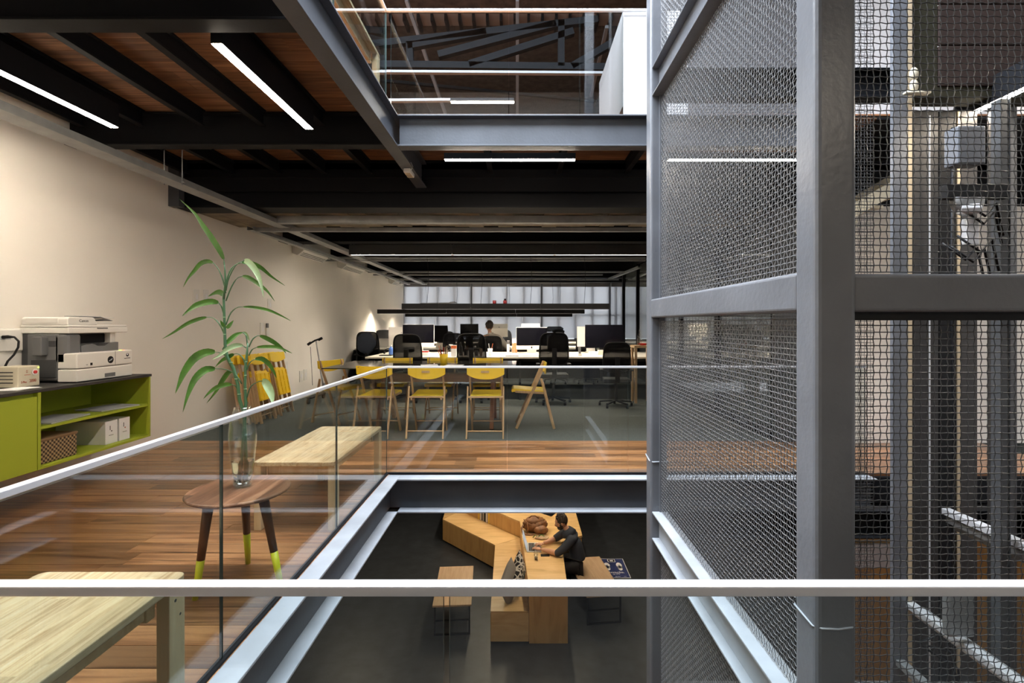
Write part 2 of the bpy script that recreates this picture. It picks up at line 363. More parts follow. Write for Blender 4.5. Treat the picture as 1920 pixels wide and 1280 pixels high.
for k, x in enumerate((-1.70, -2.21, -2.73, -3.25, -3.77)):
    for y0, y1, w_ in ((2.66, 4.31, 'near'), (4.44, 5.68, 'far')):
        beam('slim black joist under the timber ceiling, %s bay, %s from the left wall' % (w_, ('fifth', 'fourth', 'third', 'second', 'first')[k]), 1, y0, y1, x, 3.04, 3.18, .055, 'black_steel')
for k, x in enumerate((-.33, .44, 1.2)):
    beam('slim black joist beyond the opening, %s of three' % ('left', 'middle', 'right')[k], 1, 4.48, 5.68, x, 3.04, 3.18, .055, 'black_steel')
bb = MB((0, 5.7, 2.66)); bb.box(WX+.01, 6.4, 5.70, 6.0, 2.666, 2.68).box(WX+.01, 6.4, 5.80, 5.82, 2.68, 3.17).box(WX+.01, 6.4, 5.68, 5.72, 3.0, 3.012).box(WX+.01, 6.4, 5.70, 5.715, 2.85, 3.17)
struct('steel_beam', bb, 'black_steel', 'deep black main beam across the whole room before the office', 'beam')
rg = MB((0, 6.5, 2.7))
n = 46
for i in range(n):
    x0 = -3.9+i*.2; d = R.uniform(-.012, .02); rg.box(x0, x0+.2, 6.0, 6.95+R.uniform(0, .06), 2.69+d, 3.1)
struct('ceiling_render', rg, 'concrete', 'rough brown rendered concrete band under the office ceiling', 'ceiling')
for k, y in enumerate((8.3, 10.4, 12.9, 14.8, 16.3)):
    beam('black ceiling beam over the office, %s from the camera' % ('first', 'second', 'third', 'fourth', 'fifth')[k], 0, WX, 6.4, y, 2.68, 3.1, .3, 'black_steel')
struct('wall_bracket', MB((WX, 5.65, 2.67)).box(WX, WX+.12, 5.60, 5.69, 2.66, 3.17), 'steel_d', 'grey steel plate where the main beam meets the left wall', 'bracket')

# lower void edge: mezzanine channels of one paint, web shade put into the colour
def channel_left():
    b = MB((-1.1, 2, 0))
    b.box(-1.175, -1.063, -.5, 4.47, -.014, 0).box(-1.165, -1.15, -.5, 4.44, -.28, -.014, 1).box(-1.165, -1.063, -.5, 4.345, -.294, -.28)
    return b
struct('steel_beam', channel_left(), ['kerb', 'steel_d'], 'pale grey channel edging the left of the void, shade put into its web colour', 'beam', bevel=.002, seg=1)
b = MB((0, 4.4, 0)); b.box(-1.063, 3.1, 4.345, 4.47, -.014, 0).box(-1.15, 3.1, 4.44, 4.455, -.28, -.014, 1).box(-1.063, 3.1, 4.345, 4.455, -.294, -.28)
struct('steel_beam', b, ['kerb', 'steel_d'], 'pale grey channel edging the far side of the void, shade put into its web colour', 'beam', bevel=.002, seg=1)
b = MB((0, .72, 0)); b.box(-1.063, 3.1, .70, .80, -.294, 0)
struct('steel_beam', b, 'steel', 'steel edge of the void right below the front railing', 'beam')

# ------------------------------------------------------------------ glass railings
def railing(label, ax, c, spans, z0, z1, a0, a1, rw=.026, rt=.019, name='glass_railing', mr='alu'):
    org = ((a0+a1)/2, c, z0) if ax == 0 else (c, (a0+a1)/2, z0)
    t = thing(name, label, 'railing', org)
    for s0, s1 in spans:
        b = MB(org); g = .004
        if ax == 0:
            b.box(s0+g, s1-g, c-.005, c+.005, z0+.006, z1-rt+.004)
        else:
            b.box(c-.005, c+.005, s0+g, s1-g, z0+.006, z1-rt+.004)
        o = b.build('glass_pane', ['glass', 'edge'], t)
        big = sorted(((p.area, p.index) for p in o.data.polygons), reverse=True)[:2]
        for p in o.data.polygons: p.material_index = 0 if p.index in [q[1] for q in big] else 1
    b = MB(org)
    if ax == 0: b.box(a0, a1, c-rw/2, c+rw/2, z1-rt, z1)
    else: b.box(c-rw/2, c+rw/2, a0, a1, z1-rt, z1)
    b.build('handrail', mr, t, bevel=.002, seg=2)
    b = MB(org)
    if ax == 0: b.box(a0, a1, c-.014, c+.014, z0, z0+.012)
    else: b.box(c-.014, c+.014, a0, a1, z0, z0+.012)
    b.build('base_channel', 'black_steel', t)
    return t
RZ = .968
railing('frameless glass railing along the left edge of the void', 1, -1.192, [(.76, 2.0), (2.0, 3.255), (3.255, 4.49)], 0, RZ, .75, 4.513)
railing('frameless glass railing along the far edge of the void, before the dining table', 0, 4.5, [(-1.185, -.115), (-.115, .97), (.97, 2.1), (2.1, 3.1)], 0, RZ, -1.179, 3.1)
railing('glass railing with white handrail crossing the foreground', 0, .739, [(-1.18, -.1084), (-.1076, 1.2), (1.2, 2.4)], 0, RZ, -1.17, 2.5, rw=.0215, rt=.0155)
railing('upper storey glass railing above the far ceiling beam', 0, 4.45, [(-1.15, -.1), (-.1, .53), (.53, .92)], 3.17, 4.135, -1.179, 1.13)
railing('upper storey glass railing above the left ceiling beam', 1, -1.192, [(1.8, 3.2), (3.2, 4.46)], 3.17, 4.135, .6, 4.463)

# ------------------------------------------------------------------ lift cage
LX, LY, BY = .936, 1.585, 3.60      # near left column front-left corner
lc = thing('lift_cage', 'grey steel lift cage with woven wire mesh at right', 'lift shaft', (1.6, 2.5, -3.1))
lo = (1.6, 2.5, -3.1)
def post(x0, x1, y0, y1, z0, z1, name='column', bev=.018):
    return MB(lo).box(x0, x1, y0, y1, z0, z1).build(name, 'steel', lc, bevel=bev, seg=3)
post(LX, LX+.131, LY, LY+.124, -3.1, 6.4)
post(LX, LX+.125, BY, BY+.124, -3.1, 6.4)
post(3.46, 3.58, BY, BY+.124, -3.1, 6.4)
post(3.30, 3.42, LY, LY+.124, -3.1, 6.4)
# floor level beams and mid rails, side plane
for z0, z1 in ((-.2, 0), (2.98, 3.19)):
    ibeam(MB(lo), 1, LY+.124, BY, LX+.067, z0, z1, .11, .012).build('crossbeam', 'kerb' if z1 == 0 else 'steel', lc, bevel=.002, seg=1)
    ibeam(MB(lo), 0, LX+.125, 4.0, BY+.06, z0, z1, .11, .012).build('crossbeam', 'black_steel', lc, bevel=.002, seg=1)
    ibeam(MB(lo), 0, LX+.131, 3.3, LY+.06, z0, z1, .11, .012).build('crossbeam', 'steel', lc, bevel=.002, seg=1)
MB(lo).box(LX+.004, LX+.11, LY+.12, BY+.01, 1.39, 1.522).build('mid_rail', 'steel', lc, bevel=.012, seg=3)
MB(lo).box(LX+.12, 3.3, LY+.008, LY+.11, 1.386, 1.508).build('mid_rail', 'steel', lc, bevel=.012, seg=3)
MB(lo).box(LX+.12, 3.3, LY+.03, LY+.1, 1.36, 1.386).build('rail_shadow_strip', 'black', lc)  # black strip standing for the shadow under the front mid rail
# weld beads on the two columns
MB(lo).tube([(LX-.001, LY+.124, .394), (LX-.002, LY+.06, .389), (LX-.001, LY+.018, .384), (LX+.018, LY-.001, .386), (LX+.07, LY-.002, .384), (LX+.113, LY-.001, .389), (LX+.132, LY+.018, .386)], .0035, 6).build('weld_bead', 'kerb', lc, smooth=True)
MB(lo).tube([(LX-.001, BY+.124, .38), (LX-.002, BY+.02, .360), (LX+.018, BY-.001, .354), (LX+.125, BY-.001, .358)], .005, 6).build('weld_bead', 'kerb', lc, smooth=True)
def wire_mesh(parent, o0, du, dv, nu, nv, pitch, amp=.003, r=.0018, m='wire'):
    """woven crimped wire: nu wires across, nv wires up; o0 corner, du/dv unit directions"""
    o0, du, dv = (np.array(q, float) for q in (o0, du, dv)); nn = np.cross(du, dv)
    V = []; Fc = []; base = 0
    for main, other, n1, n2, ph in ((du, dv, nu, nv, 0), (dv, du, nv, nu, 1)):
        i = np.arange(n1)[None, :]; j = np.arange(n2)[:, None]      # j-th wire, i-th crossing
        sgn = np.where((i+j+ph) % 2 == 0, 1., -1.)
        c = o0+main*(i[..., None]+.5)*pitch+other*(j[..., None]+.5)*pitch+nn*(sgn[..., None]*amp)
        ring = np.stack([c+other*r, c+nn*r, c-other*r, c-nn*r], 2)  # n2,n1,4,3
        V.append(ring.reshape(-1, 3))
        idx = base+np.arange(n2*n1*4).reshape(n2, n1, 4)
        a = idx[:, :-1]; b = idx[:, 1:]
        q = np.stack([a, b, np.roll(b, -1, 2), np.roll(a, -1, 2)], -1).reshape(-1, 4)
        Fc.append(q); base += n2*n1*4
    V = np.concatenate(V)-np.array(lo); Fc = np.concatenate(Fc)
    me = bpy.data.meshes.new('wire_mesh'); me.vertices.add(len(V)); me.vertices.foreach_set('co', V.ravel())
    me.loops.add(Fc.size); me.loops.foreach_set('vertex_index', Fc.ravel().astype(np.int32))
    me.polygons.add(len(Fc)); me.polygons.foreach_set('loop_start', np.arange(0, Fc.size, 4, dtype=np.int32))
    me.polygons.foreach_set('use_smooth', np.ones(len(Fc), bool))
    me.update(calc_edges=True); me.materials.append(M[m])
    o = bpy.data.objects.new('wire_mesh', me); COL.objects.link(o); o.parent = parent; o['kind'] = 'stuff'; return o
pt = .0222
sx_ = LX+.075
nY = int((BY-LY-.124)/pt)
for z0, z1 in ((-1.75, -.2), (0, 1.39), (1.522, 2.98), (3.19, 4.3)):
    wire_mesh(lc, (sx_, LY+.124, z0), (0, 1, 0), (0, 0, 1), nY, int((z1-z0)/pt), pt)
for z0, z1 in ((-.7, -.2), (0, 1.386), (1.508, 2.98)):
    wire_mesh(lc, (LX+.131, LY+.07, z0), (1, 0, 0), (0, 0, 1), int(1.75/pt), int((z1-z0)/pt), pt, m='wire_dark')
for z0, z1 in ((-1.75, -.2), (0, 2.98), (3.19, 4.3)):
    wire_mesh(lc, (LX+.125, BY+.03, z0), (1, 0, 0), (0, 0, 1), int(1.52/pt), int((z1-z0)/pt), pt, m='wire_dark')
# flat frames round the side meshes
MB(lo).box(sx_-.012, sx_+.004, BY-.016, BY, 0, 1.39).box(sx_-.012, sx_+.004, BY-.016, BY, 1.52, 2.98).build('mesh_frame', 'steel', lc)
# lift machinery inside the shaft
lm = thing('lift_guide_frame', 'pale grey guide rails and posts inside the lift cage', 'lift machinery', (2.6, 3.2, -3.1)); lmo = (2.6, 3.2, -3.1)
MB(lmo).box(2.53, 2.63, 3.40, 3.43, -3.1, 6.3).build('post', 'steel', lm, bevel=.004)
MB(lmo).box(2.634, 2.66, 3.40, 3.43, -3.1, 6.3).build('post', 'cream_post', lm)
for x0, x1, m_, nm in ((2.69, 2.772, 'black', 'post'), (2.775, 2.955, 'topdark', 'backing_plate'), (2.96, 3.08, 'black', 'post'), (3.09, 3.112, 'cream_post', 'guide_rail'), (3.115, 3.23, 'topdark', 'guide_rail'), (3.325, 3.385, 'topdark', 'guide_rail'), (3.39, 3.45, 'steel', 'guide_rail'), (3.60, 4.3, 'topdark', 'backing_plate')):
    MB(lmo).box(x0, x1, 3.54, 3.57, -3.1, 2.85).build(nm, m_, lm, bevel=.003)
MB(lmo).tube([(2.86, 3.5, -3), (2.86, 3.5, 2.8)], .005, 6).build('cable', 'alu', lm)
MB(lmo).tube([(2.99, 3.46, 2.7), (2.96, 3.44, 1.6), (3.0, 3.46, .6), (2.96, 3.46, -.6), (3.0, 3.46, -2.9)], .012, 6).build('cable', 'black', lm, smooth=True)
MB(lmo).box(2.78, 2.82, 2.90, 2.96, -3.1, 2.65).box(2.835, 2.84, 2.9, 2.96, -3.1, 2.65).build('guide_rail', 'grey_dark', lm)
# car parked above
ca = thing('lift_car', 'dark timber clad lift car parked above, seen through the mesh', 'lift car', (3.1, 3.5, 2.9)); cao = (3.1, 3.5, 2.9)
for k in range(6): MB(cao).box(2.86, 4.0, 3.42, 3.44, 2.97+k*.28, 3.243+k*.28).build('panel', mat('dark_car_timber', (.028, .017, .014), .7, spec=.2) if k == 0 else bpy.data.materials['dark_car_timber'], ca, bevel=.004)
MB(cao).box(2.69, 4.0, 3.43, 3.59, 2.90, 2.965).box(2.69, 2.855, 3.43, 3.44, 2.965, 4.65).build('car_floor', mat('olive_board', (.022, .020, .011), .8, spec=.2), ca)
MB(cao).box(2.67, 2.69, 3.43, 3.59, 2.9, 4.65).build('side_panel', 'black', ca)
kn = MB(cao); kn.ball((2.64, 3.36, 3.02), (.03, .02, .045)); kn.ball((2.64, 3.36, 2.94), (.028, .02, .045)); kn.box(2.58, 2.74, 3.34, 3.38, 2.885, 2.9)
kn.build('pulley_bracket', 'beige', ca, smooth=True)
# drive unit and platform rails
dr = thing('lift_drive', 'clutter of brackets, pulley and cables on the lift drive unit', 'lift machinery', (2.55, 2.9, 2.0)); dro = (2.55, 2.9, 2.0)
MB(dro).box(2.50, 2.66, 2.86, 2.96, 2.26, 2.48).build('housing', 'steel', dr, bevel=.01)
MB(dro).box(2.42, 2.78, 2.84, 2.90, 2.06, 2.14).build('bracket', 'black', dr, bevel=.006)
w_ = MB(dro); w_.lathe([(.03, 0), (.085, .0), (.07, .02), (.085, .04), (.03, .04)], n=24); w_.xf(Matrix.Translation((0, -.02, .05)) @ Matrix.Rotation(PI/2, 4, 'X') @ Matrix.Translation(Vector(dro)))
w_.build('pulley', 'galv', dr, smooth=True)
for k in range(5):
    a = R.uniform(2.42, 2.55); z = R.uniform(1.75, 2.2)
    MB(dro).tube([(a, 2.88, z), (a+.1, 2.84, z-.1), (a+.2, 2.88, z-.02), (a+.26, 2.9, z-.2)], .007, 6).build('cable', 'black', dr, smooth=True)
MB(dro).box(2.55, 2.62, 2.86, 2.9, 1.8, 1.95).tube([(2.5, 2.86, 2.0), (2.6, 2.84, 2.0)], .03, 8).build('fitting', 'alu', dr, bevel=.004)
pf = thing('lift_platform', 'pale metal platform arms crossing low in the lift shaft', 'lift machinery', (2.8, 2.9, -.5)); pfo = (2.8, 2.9, -.5)
for k, (x, z, m_) in enumerate(((2.9, .06, 'alu'), (2.93, -.0, 'galv'), (2.62, -.56, 'alu'), (2.72, -.62, 'galv'), (2.55, -.95, 'galv'))):
    MB(pfo).box(x, x+.06, 2.2, 3.45, z-.02, z+.02).box(x+.05, x+.06, 2.2, 3.45, z-.07, z).build('arm', m_, pf, bevel=.003)
MB(pfo).box(2.52, 2.68, 2.95, 3.0, -.5, -.18).build('gearbox', 'galv', pf, bevel=.012)
MB(pfo).box(1.1, 3.2, 3.45, 3.55, -1.25, -1.18).build('cross_rail', 'galv', pf)
for k in range(6):
    MB(pfo).tube([(2.45+k*.06, 2.9, -.8-k*.05), (2.45+k*.06, 2.86, -.8-k*.05)], .02, 10).build('roller', 'alu', pf)
for k in range(3):
    MB(pfo).tube([(2.3, 2.9, -.5), (2.4+.05*k, 2.86, -.42-.1*k), (2.55, 2.88, -.8-.1*k), (2.3+.1*k, 2.9, -1.15)], .007, 6).build('hose', 'black', pf, smooth=True)
# a stair flight and plywood lining seen through the mesh
st = MB((3.6, 4.8, 2)); st.bar((3.0, 4.9, 2.30), (4.2, 4.9, 3.0), .05, .12).bar((3.0, 5.4, 2.30), (4.2, 5.4, 3.0), .05, .12)
for k in range(5): st.box(3.05+k*.25, 3.3+k*.25, 4.9, 5.4, 2.33+k*.146, 2.36+k*.146)
tag(st.build('stair_flight', 'beige'), 'pale stair flight rising behind the lift mesh', 'stairs')
struct('wall_plywood', MB((4, 6, -3.1)).box(3.6, 6.5, 6.0, 6.1, -3.1, -.95), 'ply_y', 'plywood lined wall of the lower storey behind the lift', 'wall')
tag(MB((3.95, 5.97, -1.3)).box(3.9, 4.5, 5.95, 5.99, -1.55, -1.27).build('notice', 'white_wall', bevel=.004), 'white sheet hung on the plywood wall behind the lift', 'notice')

# ------------------------------------------------------------------ partition, windows, far wall
pr = thing('glazed_partition', 'black framed partition with grey curtains right of the office', 'partition', (2.96, 9.5, 0)); pro = (2.96, 9.5, 0)
for y in (5.8, 7.5, 9.2, 10.9, 12.6, 14.3): MB(pro).box(2.92, 3.0, y-.04, y+.04, 0, 2.9).build('mullion', 'black_steel', pr)
MB(pro).box(2.92, 3.0, 5.76, 14.34, 2.84, 2.92).box(2.92, 3.0, 5.76, 14.34, 0, .08).build('frame', 'black_steel', pr)
for y in (5.84, 7.54, 9.24, 10.94, 12.64):
    c = MB(pro); nn_ = 26; vs = []
    for i in range(nn_+1):
        yy = y+1.62*i/nn_; xx = 3.03+.02*math.sin(i*1.9)+.008*math.sin(i*4.1)
        vs += [(xx, yy, .09), (xx, yy, 2.83)]
    vs += [(a+.004, b_, c_) for a, b_, c_ in vs]; q = 2*(nn_+1)
    c.add(vs, [(2*i, 2*i+1, 2*i+3, 2*i+2) for i in range(nn_)]+[(q+2*i, q+2*i+2, q+2*i+3, q+2*i+1) for i in range(nn_)])
    c.build('curtain', 'curtain', pr, smooth=True)
    MB(pro).box(2.955, 2.965, y, y+1.62, .09, 2.83).build('pane', 'glass', pr)
FY = 16.95
fw = MB((0, FY, 0)); fw.box(WX, 6.5, FY, FY+.2, 0, .75).box(WX, 6.5, FY, FY+.2, 2.76, 3.1).box(3.9, 6.5, FY, FY+.2, .75, 2.76)
struct('wall_far', fw, 'wall', 'low wall below the far office windows', 'wall')
ed = [X(u, FY) for u in (757, 884, 1015.5, 1143, 1172)]; ed[-1] = 3.9
for k in range(4):
    a, b_ = ed[k], ed[k+1]; cx = (a+b_)/2
    w = thing('window_%d' % (k+1), ('leftmost', 'second', 'third', 'rightmost')[k]+' far office window behind a pale roller blind', 'window', (cx, FY, .75), kind='structure')
    o_ = (cx, FY, .75)
    f = MB(o_).box(a, a+.05, FY+.02, FY+.1, .75, 2.76).box(b_-.05, b_, FY+.02, FY+.1, .75, 2.76).box(a, b_, FY+.02, FY+.1, .75, .82).box(a, b_, FY+.02, FY+.1, 2.70, 2.76)
    for j in (1, 2, 3):
        x = a+(b_-a)*j/4; f.box(x-.04, x+.04, FY+.02, FY+.1, .8, 2.7)
    f.box(a, b_, FY+.02, FY+.1, 1.6, 1.65)
    f.build('window_frame', 'grey_plastic', w)
    MB(o_).box(a, b_, FY+.05, FY+.06, .8, 2.7).build('pane', 'clear', w)
    MB(o_).box(a+.03, b_-.03, FY-.045, FY-.042, .85, 2.60).build('blind', 'blind', w)
    MB(o_).box(a+.03, b_-.03, FY-.09, FY-.03, 2.58, 2.76).build('blind_box', 'curtain', w, bevel=.02)
# things outside the windows: pale house fronts
for k, (a, b_, z0, z1, lab) in enumerate(((-5, -1.5, -1, 3.2, 'pale house front outside, seen through the left blinds'), (1.2, 3.2, -1, 2.9, 'white house outside, seen through the third blind'), (-1.4, 1.0, -1, 2.5, 'low pale building outside the second window'))):
    tag(MB((a, 24, z0)).box(a, b_, 24+k, 26+k, z0, z1).box(a+.3, a+.9, 23.96+k, 24+k, 1.3, 2.2).build('house_front', 'white_wall'), lab, 'building')

# ------------------------------------------------------------------ roof and upper storey
rf = MB((0, 12, 6.6)); rf.box(WX, 6.5, 8.85, 17.2, 6.6, 6.7).box(WX, -3.9, -2.5, 8.5, 6.6, 6.7).box(2.4, 6.5, -2.5, 8.5, 6.6, 6.7).box(-3.9, 2.4, -2.5, 1.3, 6.6, 6.7).box(-3.9, 2.4, 4.25, 8.5, 6.6, 6.7)
struct('ceiling_roof', rf, 'brown_roof', 'dark brown sprayed roof lining high above', 'roof')
struct('wall_gable', MB((0, 17.2, 3.2)).box(-4.5, 6.6, 17.2, 17.3, 3.1, 6.7), 'brown_roof', 'dark end wall of the upper storey', 'wall')
struct('floor_upper', MB((0, 12, 3.26)).box(WX, 6.5, 4.6, 17.2, 3.255, 3.27).box(WX, -1.35, -2.5, 4.6, 3.225, 3.24), 'teak', 'upper storey wooden floor', 'floor')
ev = thing('eave_strip', 'row of pale boards between short rafters at the roof', 'rafters', (0, 8.7, 6.5), kind='structure')
for k in range(36):
    x = -3.4+k*.235
    MB((0, 8.7, 6.5)).box(x, x+.045, 8.5, 8.86, 6.48, 6.66).build('rafter', 'black_steel', ev)
    MB((0, 8.7, 6.5)).box(x+.045, x+.235, 8.5, 8.86, 6.60, 6.62).build('board', mat('eave_board', (.26, .23, .235), .8, spec=.1) if k == 0 else bpy.data.materials['eave_board'], ev)
M['truss'] = mat('truss_paint', (.008, .009, .011), .8, spec=.1); M['truss_l'] = mat('truss_pale', (.16, .165, .18), .5)
tr = thing('roof_truss', 'dark steel roof truss with slanted members above the upper storey', 'truss', (0, 7, 5), kind='structure'); to = (0, 7, 5)
def member(p, q, w=.09, m='truss'): MB(to).bar(p, q, w, w).build('member', m, tr)
for p, q in (((705, 122), (1210, 128)), ((560, 100), (1120, 38)), ((765, 88), (912, 61)), ((822, 104), (1042, 46)), ((770, 118), (768, 80)), ((1052, 126), (1052, 40)), ((880, 122), (1075, 60)), ((1072, 126), (1210, 45))):
    member(P(*p, 7), P(*q, 7))
for k, (p, q, Ya, Yb) in enumerate((((762, 0), (835, 213), 7.5, 9.5), ((970, 0), (970, 213), 7.4, 9.6), ((1138, 50), (1108, 180), 7.6, 9.4), ((640, 0), (712, 110), 7.5, 9.0), ((705, 150), (1120, 190), 9, 10))):
    member(P(*p, Ya), P(*q, Yb), .05, 'truss_l' if k < 4 else 'truss')
# upper trays and lamp
def tray(label, pts, w=.1, h=.05, m='galv', group=None):
    p, q = Vector(pts[0]), Vector(pts[1]); org = tuple((p+q)/2); t = MB(org); d = (q-p).normalized(); s = d.cross(Vector((0, 0, 1))).normalized()
    t.bar(p, q, w, .003)
    for e in (-1, 1): t.bar(p+s*e*w/2+Vector((0, 0, h/2)), q+s*e*w/2+Vector((0, 0, h/2)), .003, h)
    o = t.build('cable_tray', m); return tag(o, label, 'cable tray', group)
tray('upper storey cable tray seen through the railing glass, higher one', (P(700, 137, 6.6), P(1170, 140, 6.6)), .06, .03, 'truss_l')
tray('upper storey cable tray ending at the lit upstairs lamp', (P(730, 191, 6.2), P(846, 190, 6.2)), .05, .03, 'truss_l')
def tube_lamp(label, p, q, w=.065, h=.175, m='lamp', name='linear_lamp', group='black linear ceiling lamps', case='black_steel'):
    p, q = Vector(p), Vector(q); c = (p+q)/2; t = thing(name, label, 'lamp', tuple(c), group=group)
    up = Vector((0, 0, 1))
    MB(tuple(c)).bar(p+up*(h/2+.004), q+up*(h/2+.004), w, h).build('housing', case, t, bevel=.002, seg=1)
    d = (q-p).normalized()
    MB(tuple(c)).bar(p+d*.004+up*.003, q-d*.004+up*.003, w-.008, .004).build('diffuser', m, t)
    return t
tube_lamp('lit linear lamp of the upper storey seen through its railing', P(845, 192, 6.2), P(964, 192, 6.2), h=.04, m='lamp', group=None)
# white parapet cabinet upstairs
tag(MB((1.2, 5.1, 3.19)).box(.922, 1.5, 4.50, 5.84, 3.295, 4.15).box(.925, 1.5, 4.475, 4.499, 3.2, 4.14, 1).build('parapet_cabinet', ['curtain', 'white_wall'], bevel=.004), 'white panelled cabinet beside the upper railing', 'cabinet')

# ------------------------------------------------------------------ lamps, trays under the ceiling
LZ = 2.86
tube_lamp('black linear ceiling lamp over the side table, lit, at centre left', (-1.642, 2.71, LZ), (-1.642, 3.91, LZ))
tube_lamp('black linear ceiling lamp nearest the left wall, lit', (-3.135, 2.68, LZ), (-3.135, 3.88, LZ))
tube_lamp('lit linear lamp set crosswise below the far side of the opening', (-.70, 4.645, LZ), (.512, 4.645, LZ), h=.055)
tube_lamp('linear lamp seen glowing through the side wire mesh', (1.37, 4.645, LZ), (2.58, 4.645, LZ), h=.055)
tube_lamp('linear lamp at upper right glowing through the front mesh', (3.26, 2.55, LZ), (3.26, 3.73, LZ))
for k, (x, y) in enumerate(((-1.642, .4), (-3.135, .4), (-3.135, -1.6), (1.9, -1.3))):  # unseen lamps added to help light the scene
    tube_lamp('added linear ceiling lamp out of view, %s' % ('right of two', 'left of two', 'rear left', 'rear right')[k], (x, y, LZ), (x, y+1.2, LZ))
T1 = (-3.085, 2.60)
t = tray('main cable tray running along the left wall below the ceiling', ((-3.085, -1, 2.593), (-3.085, 16.2, 2.593)), .15, .052)
hg = thing('tray_hanger', 'pair of thin rods hanging the main cable tray', 'hanger', (-3.085, 4.46, 2.6))
for x in (-3.005, -3.165): MB((-3.085, 4.46, 2.6)).tube([(x, 4.46, 2.58), (x, 4.46, 2.89)], .004, 6).build('rod', 'galv', hg)
MB((-3.085, 4.46, 2.6)).box(-3.19, -2.98, 4.445, 4.475, 2.60, 2.61).build('cross_bar', 'galv', hg)
tray('wide cable tray crossing the room under the rendered band', ((-3.01, 6.25, 2.595), (3.0, 6.25, 2.595)), .1, .085)
tray('second cable tray crossing just beyond the wide one', ((-3.5, 6.62, 2.56), (3.0, 6.62, 2.56)), .06, .05)
tray('cable tray running back along the left wall above the air conditioners', ((-3.5, 6.5, 2.56), (-3.5, 15.8, 2.56)), .08, .05)
tray('short cable tray slanting by the right partition', ((2.6, 14.6, 2.62), (2.75, 11.5, 2.62)), .08, .05)
for k, (v_, u0, u1, Zc) in enumerate(((483, 610, 1210, 2.63), (488, 560, 1210, 2.60), (510, 690, 1170, 2.63), (515, 700, 1130, 2.6), (524, 740, 1160, 2.6), (530.5, 735, 1100, 2.6))):
    Y_ = (Zc-H)*F/(VY-v_)
    tag(MB((0, Y_, Zc)).bar((X(u0, Y_), Y_, Zc), (X(u1, Y_), Y_, Zc), .05, .035).build('conduit', 'galv'), 'galvanised conduit crossing the office ceiling, %s from the camera' % ('first', 'second', 'third', 'fourth', 'fifth', 'sixth')[k], 'conduit')
for k, u_ in enumerate((848, 1040, 661)):
    h_ = thing('hanger_bracket', 'slotted steel bracket holding the long trough lamp, %s one' % ('middle', 'right', 'left')[k], 'hanger', (X(u_, 8.5), 8.5, 2.7))
    oo = (X(u_, 8.5), 8.5, 2.7); x = oo[0]
    MB(oo).box(x-.03, x-.02, 8.48, 8.5, 2.68, 2.98).box(x+.02, x+.03, 8.48, 8.5, 2.68, 2.98).build('strap', 'galv', h_)
tl = thing('trough_lamp', 'long black trough lamp hung across the front of the office', 'lamp', (0, 8.5, 2.52))
for a, b_ in ((655, 848), (848, 1040), (1040, 1215)):
    xa, xb = X(a, 8.5), X(b_, 8.5)
    MB((0, 8.5, 2.52)).box(xa+.003, xb-.003, 8.47, 8.53, 2.526, 2.68).box(xa+.003, xb-.003, 8.468, 8.473, 2.508, 2.54).box(xa+.003, xb-.003, 8.527, 8.532, 2.508, 2.54).build('housing', 'grey_dark', tl)
    MB((0, 8.5, 2.52)).box(xa+.02, xb-.02, 8.475, 8.525, 2.515, 2.522).build('diffuser', 'lamp_p', tl)
# pendants
for k, (u0, u1, va, vb, Y_) in enumerate(((754, 1142, 569, 579, 9.6), (708, 1096, 580, 587, 13.2), (760, 1073, 587, 589.5, 15.4))):
    x0, x1 = X(u0, Y_), X(u1, Y_); z1 = Z(va, Y_); z0 = z1-.095
    p_ = thing('pendant_lamp', ('nearest and highest looking', 'middle', 'farthest, lowest looking')[k]+' of the long black pendant lamps over the desks', 'lamp', ((x0+x1)/2, Y_, z0), group='black pendants over the office desks')
    oo = ((x0+x1)/2, Y_, z0)
    for j in range(3):
        a = x0+(x1-x0)*j/3; b_ = x0+(x1-x0)*(j+1)/3
        MB(oo).box(a+.002, b_-.002, Y_-.05, Y_+.05, z0+.02, z1).box(a+.002, b_-.002, Y_-.052, Y_-.048, z0-.014, z0+.03).box(a+.002, b_-.002, Y_+.048, Y_+.052, z0-.014, z0+.03).build('housing', 'black', p_)
        MB(oo).box(a+.02, b_-.02, Y_-.044, Y_+.044, z0+.012, z0+.016).build('diffuser', 'lamp_p', p_)
    for j in (.12, .38, .62, .88):
        x = x0+(x1-x0)*j; MB(oo).tube([(x, Y_, z1), (x+.03, Y_+.02, (z1+2.6)/2), (x, Y_, 2.68)], .004, 5).build('wire', 'black', p_)
Y_ = 9.6; zt = Z(569, Y_)
b = MB((X(820, Y_), Y_, zt)); b.prism([(X(788, Y_), zt+.002), (X(842, Y_), zt+.002), (X(846, Y_), zt-.0+.005), (X(858, Y_), zt+.012), (X(853, Y_), zt+.04), (X(845, Y_), zt+.035), (X(842, Y_), zt+.022), (X(790, Y_), zt+.012)], 1, Y_-.03, Y_+.03)
tag(b.build('toy_sword', 'grey_plastic'), 'long flat dark blade shaped thing lying on the nearest pendant', 'toy')
for k, (u_, h_) in enumerate(((927, .055), (947, .055))):
    c_ = thing('ink_bottle' if k else 'tin_can', ('small dark red tin standing on the nearest pendant', 'dark red bottle with black cap standing on the nearest pendant')[k], 'can', (X(u_, Y_), Y_, zt))
    MB().lathe([(.034, 0), (.036, .004), (.036, h_), (.03, h_+.006)], n=16).build('body', mat('dark_red', (.25, .01, .015), .3) if not k else bpy.data.materials['dark_red'], c_, smooth=True)
    if k: MB().lathe([(.02, h_+.006), (.02, h_+.035), (.012, h_+.04)], n=12).build('cap', 'black', c_, smooth=True)
